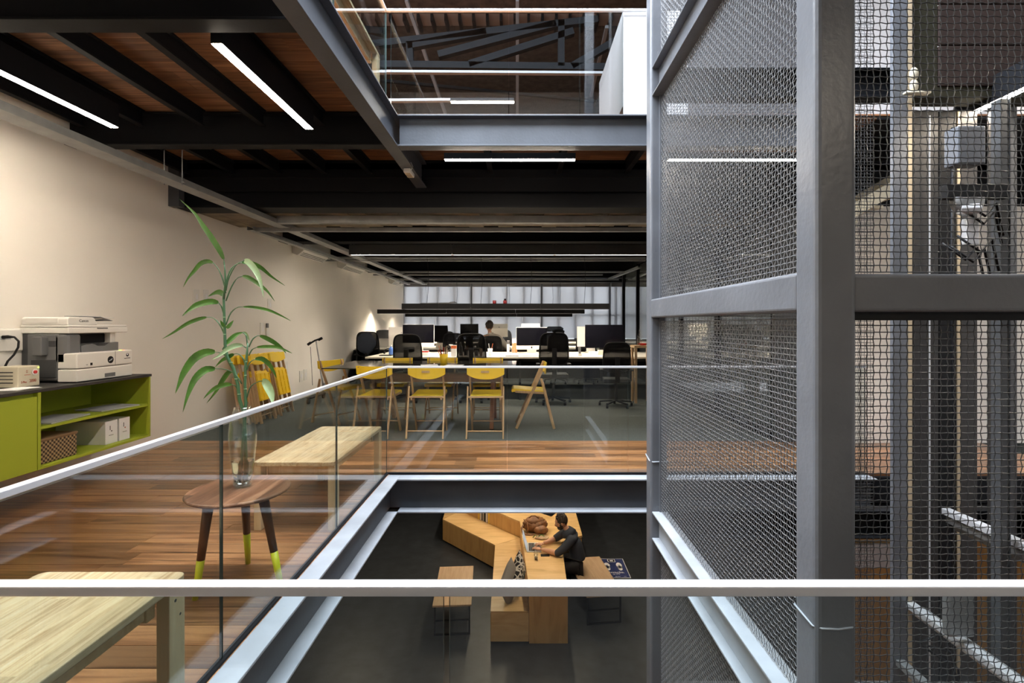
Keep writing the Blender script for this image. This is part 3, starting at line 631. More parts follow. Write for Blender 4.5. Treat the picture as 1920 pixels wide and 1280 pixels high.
# small emergency light under the joist
el = thing('emergency_light', 'small louvred emergency light on the underside of the left beam', 'lamp', (-1.12, 5.1, 2.85)); eo = (-1.12, 5.1, 2.85)
MB(eo).box(-1.155, -1.085, 4.96, 5.16, 2.845, 2.888).build('body', 'white', el, bevel=.008)
for k in range(4): MB(eo).box(-1.145, -1.095, 4.985+k*.04, 5.005+k*.04, 2.838, 2.846).build('slat', 'cream_post', el)
MB(eo).tube([(-1.09, 5.0, 2.87), (-1.06, 4.96, 2.9), (-1.07, 4.92, 2.93), (-1.1, 4.95, 2.9)], .003, 5).build('wire', 'alu', el)

# ------------------------------------------------------------------ air conditioners
for k, (u0, u1) in enumerate(((547, 617), (632, 685), (728, 757))):
    y0 = -WX*F/(VX-u0); y1 = (-WX-.22)*F/(VX-u1)
    a = thing('air_conditioner', 'white wall split air conditioner, %s from the camera' % ('first', 'second', 'third')[k], 'air conditioner', (WX+.11, (y0+y1)/2, 2.5), group='air conditioners along the left wall')
    oo = (WX+.11, (y0+y1)/2, 2.5)
    MB(oo).prism([(WX+.005, 2.56), (WX+.10, 2.52), (WX+.20, 2.60), (WX+.225, 2.70), (WX+.2, 2.79), (WX+.005, 2.80)], 1, y0, y1).xf(Matrix.Identity(4)).build('body', 'white', a, bevel=.012) if False else None
    pf_ = [(WX+.005, 2.56), (WX+.10, 2.52), (WX+.20, 2.60), (WX+.225, 2.70), (WX+.2, 2.79), (WX+.005, 2.80)]
    MB(oo).prism(pf_, 1, y0, y1).build('body', 'white', a, bevel=.01)
    for j in range(3):
        t_ = .2+.25*j; xx = WX+.10+.10*t_; zz = 2.52+.08*t_
        MB(oo).bar((xx+.004, y0+.06, zz-.004), (xx+.004, y1-.06, zz-.004), .012, .006).build('slat', 'grey_dark', a)
# wall plates
for k, (u_, v_, w_, h_, lab) in enumerate(((367, 556, .055, .085, 'white switch plate on the left wall, nearer of two'), (385, 556, .05, .085, 'white socket plate on the left wall beside the switch'), (491, 617, .06, .10, 'small white plate beside the wall remote'), (505, 572, .06, .10, 'small blank plate high on the left wall'), (564, 705, .07, .10, 'pale socket plate low on the left wall, left of two'), (572, 702, .07, .10, 'pale socket plate low on the left wall, right of two'), (535, 688, .07, .1, 'faint blank plate above the folded chairs'))):
    Y_ = -WX*F/(VX-u_); z = Z(v_, Y_)
    p_ = thing('wall_plate', lab, 'socket', (WX, Y_, z))
    MB().box(0, .012, -w_, w_, -h_, h_).build('plate', 'white', p_, bevel=.004)
    MB().box(.012, .016, -w_*.3, w_*.3, -h_*.35, h_*.35).build('rocker', 'paper', p_, bevel=.002)
Y_ = -WX*F/(VX-499.5)
p_ = thing('remote_holder', 'remote control in a holder on the left wall', 'remote', (WX, Y_, Z(618, Y_)))
MB().box(0, .03, -.035, .035, -.09, .03).build('holder', 'white', p_, bevel=.004); MB().box(.005, .025, -.027, .027, -.07, .10).build('remote_body', 'grey_plastic', p_, bevel=.004)

# ------------------------------------------------------------------ green cabinet and what stands on it
CW, CF, CT, CB = -4.35, -3.75, .836, .206   # cabinet drawn for an earlier wall position, scaled about the camera further down
cbo = (-4.05, 4.0, CB)
cb = thing('wall_cabinet', 'long lime green wall hung cabinet with open shelf bay', 'cabinet', cbo)
t_ = .02
def gb(name, m, *b, bev=.0015): return MB(cbo).box(*b).build(name, m, cb, bevel=bev, seg=1)
gb('end_panel', 'green', CW, CF, 5.07, 5.09, CB, CT-.025)
gb('divider', 'green', CW, CF, 3.90, 3.925, CB, CT-.025)
gb('back_panel', 'green', CW, CW+.012, 3.925, 5.07, CB, CT-.025)
gb('bottom_panel', 'green', CW, CF, 3.925, 5.07, CB, CB+.022)
gb('shelf', 'green', CW+.012, CF-.012, 3.925, 5.07, .515, .537)
gb('end_panel', 'green', CW, CF, 1.48, 1.50, CB, CT-.025)
gb('bottom_panel', 'green', CW, CF-.02, 1.50, 3.90, CB, CB+.022)
for y0, y1 in ((1.50, 2.70), (2.705, 3.895)):
    gb('door', 'green', CF-.02, CF, y0, y1, CB, CT-.055, bev=.002)
gb('finger_groove', 'green', CF-.05, CF-.035, 1.5, 3.9, CT-.06, CT-.025)
gb('worktop', 'topdark', CW, CF+.008, 1.48, 5.097, CT-.024, CT, bev=.002)

# copier
pr_o = (-4.06, 4.6, CT)
cp = thing('office_copier', 'large grey and white office copier on the lime cabinet', 'printer', pr_o)
def pb(name, m, *b, bev=.006, parent=None): return MB(pr_o).box(*b).build(name, m, parent or cp, bevel=bev, seg=2)
fx = -3.81
Y0, Y1 = 4.31, 4.93
pb('body', 'grey_dark', -4.30, -3.99, Y0+.012, Y1-.02, CT+.012, 1.262)
pb('side_cover', 'grey_plastic', -4.24, -3.965, Y0, Y0+.03, CT+.02, 1.26, bev=.012)
pb('side_tray', 'grey_dark', -4.20, -3.985, Y0-.008, Y0+.01, CT+.045, CT+.20, bev=.004)
pb('side_box', 'grey_plastic', -4.14, -4.06, Y0-.06, Y0+.01, 1.075, 1.235, bev=.006)
pb('catch', 'grey_dark', -4.05, -3.99, Y0-.004, Y0+.004, 1.15, 1.20, bev=.002)
pb('front_post', 'grey_plastic', -4.02, -3.895, Y0, 4.46, CT+.15, 1.262, bev=.03)
b = MB(pr_o); b.prism([(4.46, 1.0), (Y1-.06, 1.0), (Y1-.06, 1.17), (4.76, 1.165), (4.71, 1.14), (4.64, 1.14), (4.58, 1.165), (4.46, 1.15)], 0, -4.0, -3.90)
b.build('output_tray', 'grey_plastic', cp, bevel=.004)
pb('output_recess', 'black', -4.2, -3.985, 4.47, Y1-.10, 1.17, 1.25)
pb('rear_post', 'white', -4.1, -3.93, Y1-.12, Y1-.06, 1.1, 1.262)
dw = pb('cassette_cover', 'white', -3.98, fx, Y0+.0, Y1, 1.012-.055, CT+.255, bev=.010)
pb('paper_cassette', 'white', -3.98, fx, Y0, Y1, CT+.006, 1.012-.06, bev=.010)
pb('cassette_handle', 'grey_plastic', fx-.006, fx+.001, 4.60, 4.72, CT+.02, CT+.055, bev=.001)
pb('cover_seam', 'grey_dark', fx-.001, fx+.0006, 4.718, 4.721, .962, CT+.25, bev=0)
pb('control_led', mat('led_red', (.8, .1, .05), .4, emit=(1, .15, .08), es=2), fx-.03, fx-.02, 4.83, 4.85, CT+.254, CT+.258, bev=0)
pb('control_led', mat('led_green', (.5, .8, .1), .4, emit=(.6, 1, .1), es=1.5), fx-.03, fx-.02, 4.80, 4.82, CT+.254, CT+.258, bev=0)
rotX = (PI/2, 0, PI/2)   # lettering that faces +X
def disc(mb, y, z, r, x, n=24, t=.002):
    mb.add([(x, y+r*math.cos(2*PI*k/n), z+r*math.sin(2*PI*k/n)) for k in range(n)]+[(x+t, y+r*math.cos(2*PI*k/n), z+r*math.sin(2*PI*k/n)) for k in range(n)],
           [tuple(range(n-1, -1, -1)), tuple(range(n, 2*n))]+[(k, (k+1) % n, n+(k+1) % n, n+k) for k in range(n)]); return mb
disc(MB(pr_o), 4.665, 1.012, .033, fx).build('round_badge', 'black', cp)
text('imagio', .017, 'print_white', cp, (fx+.003-pr_o[0], 4.665-pr_o[1], 1.012-pr_o[2]), (PI/2, -.5, PI/2))
MB(pr_o).box(fx, fx+.001, 4.445, 4.468, .977, 1.0).build('mark', 'black', cp)
text('G2', .014, 'grey_plastic', cp, (fx+.001-pr_o[0], 4.41-pr_o[1], .985-pr_o[2]), rotX)
b = MB(pr_o); disc(b, 4.865, 1.045, .016, fx, 20); b.build('round_mark', 'black', cp)
disc(MB(pr_o), 4.862, 1.050, .008, fx+.002, 14, .001).build('round_mark', 'print_white', cp)
text('imageRUNNER', .012, 'grey_dark', cp, (fx+.001-pr_o[0], 4.862-pr_o[1], 1.013-pr_o[2]), rotX)
# scanner and document feeder
pb('scanner', 'white', -4.30, -3.88, Y0, 4.96, 1.262, 1.312, bev=.008)
pb('scanner_lid', 'white', -4.30, -3.885, Y0, 4.955, 1.315, 1.335, bev=.006)
b = MB(pr_o); b.prism([(Y0, 1.335), (4.62, 1.335), (4.585, 1.40), (4.565, 1.405), (Y0+.02, 1.405), (Y0, 1.39)], 0, -4.29, -3.89)
b.build('document_feeder', 'white', cp, bevel=.008)
pb('feeder_hatch', 'white', -4.25, -3.97, Y0-.003, Y0+.004, 1.352, 1.395, bev=.002)
pb('lid_grip', 'grey_plastic', -3.886, -3.879, 4.60, 4.72, 1.298, 1.31, bev=.002)
text('Canon', .036, 'grey_dark', cp, (-3.888-pr_o[0], 4.47-pr_o[1], 1.372-pr_o[2]), rotX)
b = MB(pr_o); b.bar((-4.08, 4.58, 1.385), (-4.08, 4.86, 1.405), .3, .008); b.build('paper_tray', 'white', cp, bevel=.002)
b = MB(pr_o); b.bar((-4.08, 4.60, 1.355), (-4.08, 4.83, 1.355), .3, .012); b.build('paper_tray', 'white', cp, bevel=.002)
b = MB((-4.05, 4.66, 1.40)); b.bar((-4.03, 4.52, 1.415), (-4.0, 4.66, 1.412), .2, .004).bar((-4.0, 4.66, 1.412), (-4.0, 4.80, 1.375), .2, .004)
tag(b.build('paper_sheet', 'paper_grey'), 'grey sheets lying on top of the copier feeder', 'paper')

# voltage stabiliser, papers, socket panel
vo = (-4.09, 4.07, CT)
vs_ = thing('voltage_stabiliser', 'beige voltage box with red button beside the copier', 'electrical box', vo)
MB(vo).box(-4.19, -3.99, 3.985, 4.165, CT, CT+.166).build('case', 'beige', vs_, bevel=.006)
for k in range(4): MB(vo).box(-4.16, -4.03, 3.982, 3.986, CT+.035+k*.028, CT+.043+k*.028).build('vent_slot', 'topdark', vs_)
MB(vo).box(-3.9905, -3.989, 3.99, 4.16, CT+.004, CT+.162).build('front_plate', 'beige', vs_, bevel=.001)
disc(MB(vo), 4.12, CT+.115, .026, -3.989, 24, .004).build('button_ring', 'white', vs_)
disc(MB(vo), 4.118, CT+.115, .013, -3.985, 20, .01).build('button', 'red', vs_)
MB(vo).box(-3.989, -3.985, 4.147, 4.157, CT+.147, CT+.153).build('lamp_dot', 'led_green' in bpy.data.materials and bpy.data.materials['led_green'], vs_)
b = MB(vo)
for k in range(6):
    a = PI*k/3; b.bar((-3.9888, 4.055+.003*math.cos(a), CT+.125+.003*math.sin(a)), (-3.9888, 4.055+.013*math.cos(a), CT+.125+.013*math.sin(a)), .004, .001)
b.build('star_emblem', 'redprint', vs_)
MB(vo).box(-3.989, -3.988, 4.035, 4.085, CT+.095, CT+.099).build('print_line', 'redprint', vs_)
text('S-Plus', .026, 'redprint', vs_, (.1022, -.04, .040), rotX, sx=.75); text('2000', .036, 'redprint', vs_, (.1022, .035, .046), rotX, sx=.8)
pp = thing('paper_stack', 'loose white papers on the dark worktop before the voltage box', 'paper', (-3.93, 3.90, CT))
for k in range(4):
    o = MB((0, 0, 0)).box(-.08, .08, -.11, .11, .0015*k, .0015*k+.001).build('sheet', 'paper', pp); o.rotation_euler.z = R.uniform(-.3, .3); o.location = (R.uniform(-.02, .02), R.uniform(-.03, .03), 0)
so = thing('wall_socket_box', 'white wall socket box with black plug above the voltage box', 'socket', (WX, 4.05, 1.2))
MB((WX, 4.05, 1.2)).box(WX, WX+.05, 3.9, 4.36, CT+.08, 1.31).build('box', 'white', so, bevel=.008)
MB((WX, 4.05, 1.2)).box(WX, WX+.062, 3.9, 4.345, 1.115, 1.30).build('cover', 'white', so, bevel=.008)
MB((WX, 4.05, 1.2)).box(WX+.06, WX+.066, 4.08, 4.22, 1.215, 1.245).build('socket_face', 'paper_grey', so, bevel=.002)
b = MB((-4.2, 4.1, 1.0)); b.tube([(-4.285, 4.15, 1.235), (-4.25, 4.16, 1.238), (-4.20, 4.165, 1.235), (-4.17, 4.17, 1.20), (-4.165, 4.16, 1.15), (-4.18, 4.14, 1.09), (-4.19, 4.10, 1.04), (-4.19, 4.08, 1.0)], [.014, .014, .008, .008, .008, .008, .008, .008], 8)
tag(b.build('power_cord', 'black', smooth=True), 'thick black cord from the wall socket down to the voltage box', 'cord')
# inside the shelf
for k, (y0, y1, lab) in enumerate(((4.02, 4.45, 'grey folder on the upper shelf, nearer of two'), (4.62, 5.0, 'grey folder on the upper shelf, farther of two'))):
    f_ = thing('folder', lab, 'folder', (-3.95, (y0+y1)/2, .537), rot=(0, 0, .12-.3*k)); w = (y1-y0)/2
    MB().box(-.15, .15, -w, w, 0, .004).build('cover', 'paper_grey', f_, bevel=.001); MB().box(-.145, .145, -w+.005, w-.005, .0045, .008).build('sheet', 'paper', f_); MB().box(-.15, .15, -w, w, .0085, .011).build('cover', 'paper_grey', f_)
bk = thing('wicker_basket', 'brown woven basket on the bottom shelf', 'basket', (-3.94, 4.09, CB+.022))
MB((-3.94, 4.09, CB+.022)).box(-4.10, -3.79, 3.935, 4.29, CB+.024, CB+.22).build('body', 'basket', bk, bevel=.008)
MB((-3.94, 4.09, CB+.022)).box(-4.105, -3.785, 3.93, 4.295, CB+.205, CB+.225).build('rim', 'wicker', bk, bevel=.006)
for k, (y0, y1) in enumerate(((4.62, 4.76), (4.78, 4.91))):
    c_ = thing('archive_box', 'white marked archive box on the bottom shelf, '+('nearer' if k == 0 else 'farther')+' of two', 'box', (-3.98, (y0+y1)/2, CB+.022)); oo = (-3.98, (y0+y1)/2, CB+.022)
    MB(oo).box(-4.28, -3.82, y0, y1, CB+.022, CB+.235).build('body', 'paper', c_, bevel=.003)
    MB(oo).box(-3.82, -3.8185, y0+.05, y0+.056, CB+.15, CB+.19).box(-3.82, -3.8185, y0+.04, y0+.09, CB+.10, CB+.104).build('print', 'grey_dark', c_)
    disc(MB(oo), y0+.07, CB+.14, .006, -3.82).build('print', 'redprint' if k else 'grey_dark', c_)

KS = .9034     # scale about the camera, locations baked in, of the cabinet and of what stands on it; its back touches the left wall at x = -3.93
for nm_, l_ in (('wall_cabinet', (-3.659, 3.614, .317)), ('office_copier', (-3.668, 4.156, .886)), ('paper_sheet', (-3.659, 4.21, 1.395)), ('voltage_stabiliser', (-3.695, 3.677, .886)),
                ('paper_stack', (-3.55, 3.523, .886)), ('wall_socket_box', (-3.93, 3.659, 1.214)), ('power_cord', (-3.794, 3.704, 1.034)), ('folder', (-3.568, 3.826, .616)), ('folder.001', (-3.568, 4.345, .616)),
                ('wicker_basket', (-3.559, 3.695, .336)), ('archive_box', (-3.596, 4.237, .336)), ('archive_box.001', (-3.596, 4.377, .336))):
    o = bpy.data.objects[nm_]; o.location = l_; o.scale = (KS,)*3
# ------------------------------------------------------------------ pine benches
def pine_bench(x0, x1, y0, y1, z, label):
    org = ((x0+x1)/2, (y0+y1)/2, 0); t = thing('pine_bench', label, 'bench', org, group='pine benches along the railing')
    cx, cyy = org[:2]; w, l = (x1-x0)/2, (y1-y0)/2
    b = MB(); r = .03; pl = []
    for sx, sy, a0 in ((1, 1, 0), (-1, 1, PI/2), (-1, -1, PI), (1, -1, 1.5*PI)):
        for k in range(5): a = a0+PI/2*k/4; pl.append((sx*(w-r)+r*math.cos(a), sy*(l-r)+r*math.sin(a)))
    b.prism(pl, 2, z-.028, z); b.build('top', 'pine', t, bevel=.004)
    for sx in (-1, 1):
        for sy in (-1, 1):
            xa = sx*(w-.024); ya = sy*(l-.055)
            MB().box(xa-.023, xa+.023, ya-.04, ya+.04, 0, z-.028).build('leg', 'pine_leg', t, bevel=.003)
            MB().tube([(xa+sx*.0235, ya-.01, z-.07), (xa+sx*.0225, ya-.01, z-.07)], .006, 8).tube([(xa+sx*.0235, ya+.015, z-.13), (xa+sx*.0225, ya+.015, z-.13)], .005, 8).build('screw', 'grey_dark', t)
        MB().box(sx*(w-.07)-.012, sx*(w-.07)+.012, -l+.1, l-.1, z-.10, z-.029).build('apron', 'pine_leg', t, bevel=.002)
    for sy in (-1, 1):
        MB().box(-w+.05, w-.05, sy*(l-.115)-.02, sy*(l-.115)+.02, z-.11, z-.045).build('cross_rail', 'pine_leg', t, bevel=.003)
    return t
pine_bench(-1.735, -1.205, 3.25, 4.385, .45, 'pale pine bench behind the side table, far end of the left railing')
pine_bench(-1.735, -1.205, .62, 1.82, .45, 'pale pine bench in the near left corner, cut by the frame')
b = pine_bench(-1.76, -1.225, 3.2, 4.40, .45, 'pale pine bench of the upper storey seen through its railing'); b.location.z = 3.24; b.pop('group', None)
for o in (b,): o['group'] = 'upper storey bench'

# ------------------------------------------------------------------ round side table, vase and plant
tx, ty, tz = -1.455, 2.60, .493
rt = thing('side_table', 'round walnut side table with yellow tipped legs', 'table', (tx, ty, 0))
MB().lathe([(.17, tz-.034), (.215, tz-.028), (.240, tz-.016), (.246, tz-.008), (.243, tz-.002), (.238, tz)], n=56).build('tabletop', 'walnut', rt, smooth=False, bevel=.001)
for a, fr in ((1.9, .235), (-2.3, .20), (-.2, .245)):
    d = Vector((math.cos(a), math.sin(a), 0)); top = d*.14; top.z = tz-.03; ft = d*fr
    mid = ft.lerp(top, .40); l = MB().tube([mid, ft.lerp(top, .7), top], [.0185, .0215, .026], 14).build('leg', 'walnut_leg', rt, smooth=True)
    MB().tube([ft, mid], [.0135, .0187], 14).build('leg_tip', 'yellow_dip', l, smooth=True)
MB().lathe([(.12, tz-.05), (.14, tz-.034)], n=24).build('hub', 'walnut_leg', rt)
vx, vy = X(455, 2.64), 2.64
va = thing('glass_vase', 'tall clear glass vase half full of water on the side table', 'vase', (vx, vy, tz))
outer = [(.036, .0), (.043, .003), (.047, .02), (.052, .08), (.060, .16), (.066, .23), (.067, .27), (.062, .33), (.052, .375), (.043, .405), (.0405, .418)]
inner = [(r-.004, z) for r, z in outer[::-1] if z > .015]+[(.040, .022), (.001, .018)]
MB().lathe(outer+inner, n=36).build('glass', 'clear', va, smooth=True)
MB().lathe([(.036, .001), (.042, .004), (.044, .014), (.040, .0165)], n=32).build('glass_base', 'clear', va, smooth=True)
MB().lathe([(.001, .0185), (.0395, .0225), (.0475, .08), (.0545, .135), (.0545, .138), (.001, .138)], n=36, close=False).build('water', 'water', va, smooth=True)
PZ = lambda x, y, d=0: Vector(P(300+x/3.12, 370+y/3.12, 2.64+d))
pl = thing('bamboo_plant', 'tall leafy lucky bamboo cutting standing in the glass vase', 'plant', (vx, vy, tz+.02)); po = (vx, vy, tz+.02)
MB(po).tube([(vx+.012, vy, tz+.03), (vx+.014, vy+.005, tz+.16), (vx+.005, vy+.005, tz+.38), PZ(465, 1180), PZ(455, 1090), PZ(430, 1000), PZ(393, 935), PZ(381, 860), PZ(378, 760), PZ(375, 660), PZ(372, 590), PZ(368, 560)], [.009, .009, .0085, .0085, .0085, .009, .0085, .0075, .007, .0065, .006, .002], 9).build('stem', 'stem', pl, smooth=True)
MB(po).tube([(vx-.01, vy-.01, tz+.03), (vx+.005, vy-.01, tz+.2), PZ(502, 1200), PZ(497, 1100), PZ(500, 1000), PZ(508, 920), PZ(513, 850)], [.008, .008, .0075, .007, .0065, .006, .003], 9).build('stem', 'stem', pl, smooth=True)
MB(po).tube([PZ(372, 600), PZ(383, 500), PZ(380, 430), PZ(375, 372)], [.006, .005, .0035, .002], 8).build('stem', 'stem', pl, smooth=True)
nodes = MB(po)
for x, y, r in ((463, 1150, .0097), (447, 1060, .0098), (415, 965, .0098), (384, 890, .0085), (379, 800, .0078), (376, 700, .0074), (499, 1120, .0082), (500, 1040, .0078), (505, 960, .0072)):
    c = PZ(x, y); nodes.tube([c-Vector((0, 0, .002)), c+Vector((0, 0, .002))], r, 10)
nodes.build('node_rings', 'leaf_l', pl, smooth=True)['kind'] = 'stuff'
roots = MB(po)
for k in range(9):
    a = k*.7; roots.tube([(vx, vy, tz+.06), (vx+.02*math.cos(a), vy+.02*math.sin(a), tz+.04), (vx+.03*math.cos(a+.5), vy+.03*math.sin(a+.5), tz+.026)], .0012, 4)
roots.build('roots', 'leaf_l', pl)
def leaf(petiole, blade, wmax, d=0, m='leaf', n=14, pr=.0022):
    pts = [PZ(*q) for q in petiole]; bl = [PZ(*q) for q in blade]
    L0 = len(pts)+len(bl)
    for k, p in enumerate(pts): p.y += d*.35*k/L0
    for k, p in enumerate(bl): p.y += d*(.35*len(pts)/L0+.65*(k+1)/len(bl))
    allp = ([pts[-1]] if pts else [])+bl
    # Catmull resample
    def samp(ps, m_):
        out = []; q = [ps[0]]+ps+[ps[-1]]
        for i in range(m_+1):
            f = i/m_*(len(ps)-1); k = min(int(f), len(ps)-2); t = f-k
            a, b_, c, e = q[k], q[k+1], q[k+2], q[k+3]
            out.append(.5*((2*b_)+(-a+c)*t+(2*a-5*b_+4*c-e)*t*t+(-a+3*b_-3*c+e)*t**3))
        return out
    c = samp(allp, n); w = wmax/3.12/F*2.64/2; v = []; f = []
    root = MB(po); 
    for i, p in enumerate(c):
        tg = (c[min(i+1, n)]-c[max(i-1, 0)]).normalized(); s = tg.cross(Vector((0, -1, 0)))
        s = s.normalized() if s.length > 1e-4 else Vector((1, 0, 0)); nn = s.cross(tg).normalized()
        t = i/n; ww = w*1.08*(math.sin(PI*min(1, (t*.94+.06))**.72)**1.05 if t < 1 else 0)+.0004
        v += [p+s*ww+nn*ww*.35, p+nn*-.0006, p-s*ww+nn*ww*.35]
    k0 = len(v); v += [q+Vector((0, .0007, 0)) for q in v]
    for i in range(n):
        a = i*3
        for j in (0, 1):
            f.append((a+j, a+j+1, a+3+j+1, a+3+j)); f.append((k0+a+j, k0+a+3+j, k0+a+3+j+1, k0+a+j+1))
    root.add(v, f)
    o = root.build('leaf', m, pl, smooth=True)
    if len(pts) > 1:
        MB(po).tube(samp(pts, 8), [pr*1.5]*5+[pr]*4, 6).build('leaf_stalk', 'stem', o, smooth=True)
LV = [
 ([(376, 395), (374, 360)], [(355, 310), (310, 235), (262, 165), (215, 95), (130, 15)], 30, -.03, 'leaf'),
 ([(384, 560), (372, 500), (340, 420), (305, 380)], [(270, 372), (225, 385), (180, 430), (140, 470), (105, 522)], 24, .05, 'leaf'),
 ([(384, 520), (400, 440), (430, 395), (470, 380)], [(510, 378), (560, 405), (610, 455), (680, 508)], 22, .12, 'leaf'),
 ([(386, 545), (405, 470), (450, 395), (500, 371)], [(540, 385), (590, 440), (622, 510), (645, 590)], 34, -.08, 'leaf_l'),
 ([(386, 605), (415, 530), (450, 475), (485, 461)], [(525, 470), (580, 505), (635, 548), (680, 608)], 22, -.02, 'leaf'),
 ([(374, 600), (368, 575)], [(350, 555), (315, 556), (265, 578)], 28, .03, 'leaf'),
 ([(372, 680), (362, 640), (345, 615)], [(310, 610), (240, 630), (200, 660), (165, 695)], 32, -.06, 'leaf'),
 ([(380, 810), (350, 745), (310, 705), (270, 701)], [(220, 712), (150, 740), (70, 790), (0, 828)], 20, .02, 'leaf'),
 ([(386, 745), (410, 680), (445, 645), (485, 640)], [(540, 642), (620, 658), (690, 690), (745, 722)], 16, .05, 'leaf'),
 ([], [(385, 760), (372, 740), (362, 718)], 18, -.02, 'leaf'), ([], [(388, 765), (405, 745), (422, 718)], 20, .02, 'leaf'), ([], [(388, 755), (402, 756), (412, 760)], 12, .0, 'leaf'),
 ([(366, 890), (380, 860)], [(410, 825), (435, 800), (468, 788)], 26, .05, 'leaf'),
 ([(510, 860), (503, 810), (480, 790)], [(495, 795), (505, 820), (508, 840)], 14, .03, 'leaf_l'),
 ([(520, 875), (540, 830), (565, 810), (580, 809)], [(610, 822), (655, 850), (695, 885), (712, 915)], 24, .06, 'leaf'),
 ([(520, 925), (540, 890), (570, 876)], [(620, 872), (690, 874), (740, 890), (785, 910)], 18, -.03, 'leaf'),
 ([(505, 880), (485, 865)], [(455, 865), (415, 885), (375, 920), (335, 945)], 26, -.06, 'leaf_l'),
 ([(410, 950), (370, 915), (325, 902)], [(280, 905), (220, 940), (170, 1015), (145, 1080), (125, 1140)], 44, -.06, 'leaf'),
 ([(478, 1090), (440, 1030), (380, 1003), (330, 1000)], [(290, 1005), (245, 1055), (215, 1140), (195, 1240)], 38, -.10, 'leaf'),
 ([(455, 1060), (435, 1030), (415, 1022)], [(390, 1030), (350, 1080), (310, 1140), (250, 1210)], 26, .04, 'leaf'),
 ([(452, 1120), (440, 1100), (420, 1093)], [(390, 1093), (340, 1110), (300, 1140), (270, 1175)], 24, -.03, 'leaf'),
 ([(508, 1010), (525, 965), (555, 945)], [(590, 945), (625, 975), (648, 1020), (660, 1060)], 26, .05, 'leaf'),
 ([(508, 1170), (530, 1110), (570, 1080), (605, 1072)], [(640, 1085), (672, 1130), (688, 1170), (692, 1200)], 46, -.08, 'leaf_l'),
 ([(500, 985), (485, 940), (455, 915), (430, 917)], [(400, 930), (350, 955), (305, 995)], 22, .03, 'leaf'),
]
for l in LV: leaf(*l)

# ------------------------------------------------------------------ yellow folding chairs
def folding_chair(label, loc, rz):
    t = thing('folding_chair', label, 'chair', loc, rz, group='yellow folding chairs around the dining table')
    for s in (-1, 1):
        MB().bar((s*.19, .485, 0), (s*.19, .116, .84), .02, .036, (0, 1, 0)).build('leg', 'beech', t, bevel=.004)
        MB().bar((s*.214, 0, 0), (s*.214, .15, .60), .02, .034, (0, 1, 0)).build('leg', 'beech', t, bevel=.008)
        MB().bar((s*.176, .10, .455), (s*.176, .5, .475), .02, .03).build('seat_bearer', 'beech', t, bevel=.003)
    b = MB(); b.tube([(-.205, .02, .09), (.205, .02, .09)], .008, 8); b.build('stretcher', 'beech', t, smooth=True)
    MB().tube([(-.18, .43, .13), (.18, .43, .13)], .008, 8).build('stretcher', 'beech', t, smooth=True)
    MB().box(-.21, .21, .10, .122, .465, .487).build('seat_rail', 'beech', t, bevel=.004)
    b = MB(); pf = [(.115, .488), (.3, .496), (.46, .508), (.52, .512), (.545, .502), (.55, .485), (.54, .462), (.52, .47), (.3, .466), (.115, .462)]
    b.prism(pf, 0, -.185, .185); b.build('seat', 'yellow', t, bevel=.006)
    b = MB(); n = 12; v = []
    for i in range(n+1):
        q = i/n*2-1; x = q*.222; yy = .118-.028*(1-q*q); zt = .842-.006*(1-q*q); zb = .742-.058*(1-abs(q)**2.4)
        dy = .02 if abs(q) > .86 else .009
        v += [(x, yy-dy*.7, zt), (x, yy+dy, zt), (x, yy+dy+.012, zb), (x, yy-dy*.7+.012, zb)]
    f = [(4*i+j, 4*i+(j+1) % 4, 4*i+4+(j+1) % 4, 4*i+4+j) for i in range(n) for j in range(4)]+[(3, 2, 1, 0), tuple(4*n+j for j in range(4))]
    b.add(v, f); b.build('backrest', 'yellow', t, smooth=False, bevel=.004)
    return t
c0 = folding_chair('yellow folding chair with its back to us, middle of the near row', (X(796, 5.85), 5.85, 0), 0)
MB().box(-.05, .045, .0795, .0805, .765, .79).build('back_emboss', 'beech', c0)
def ch(label, u, Y, rz): return dup(c0, (X(u, Y), Y, 0), rz, label)
ch('yellow folding chair with its back to us, right end of the near row', 909, 5.84, 0)
c = ch('yellow folding chair turned slightly, left end of the near row', 693, 5.87, -.14)
for k, u_ in enumerate((749, 832, 916)):
    ch('yellow folding chair facing us across the table, %s of three' % ('left', 'middle', 'right')[k], u_, 7.52, PI)
c = dup(c0, (.437, 6.62, 0), PI/2, 'yellow folding chair seen side on at the right end of the table')
c = dup(c0, (-2.74, 7.02, 0), -PI/2-.45, 'yellow folding chair at the left end of the table, turned towards us')
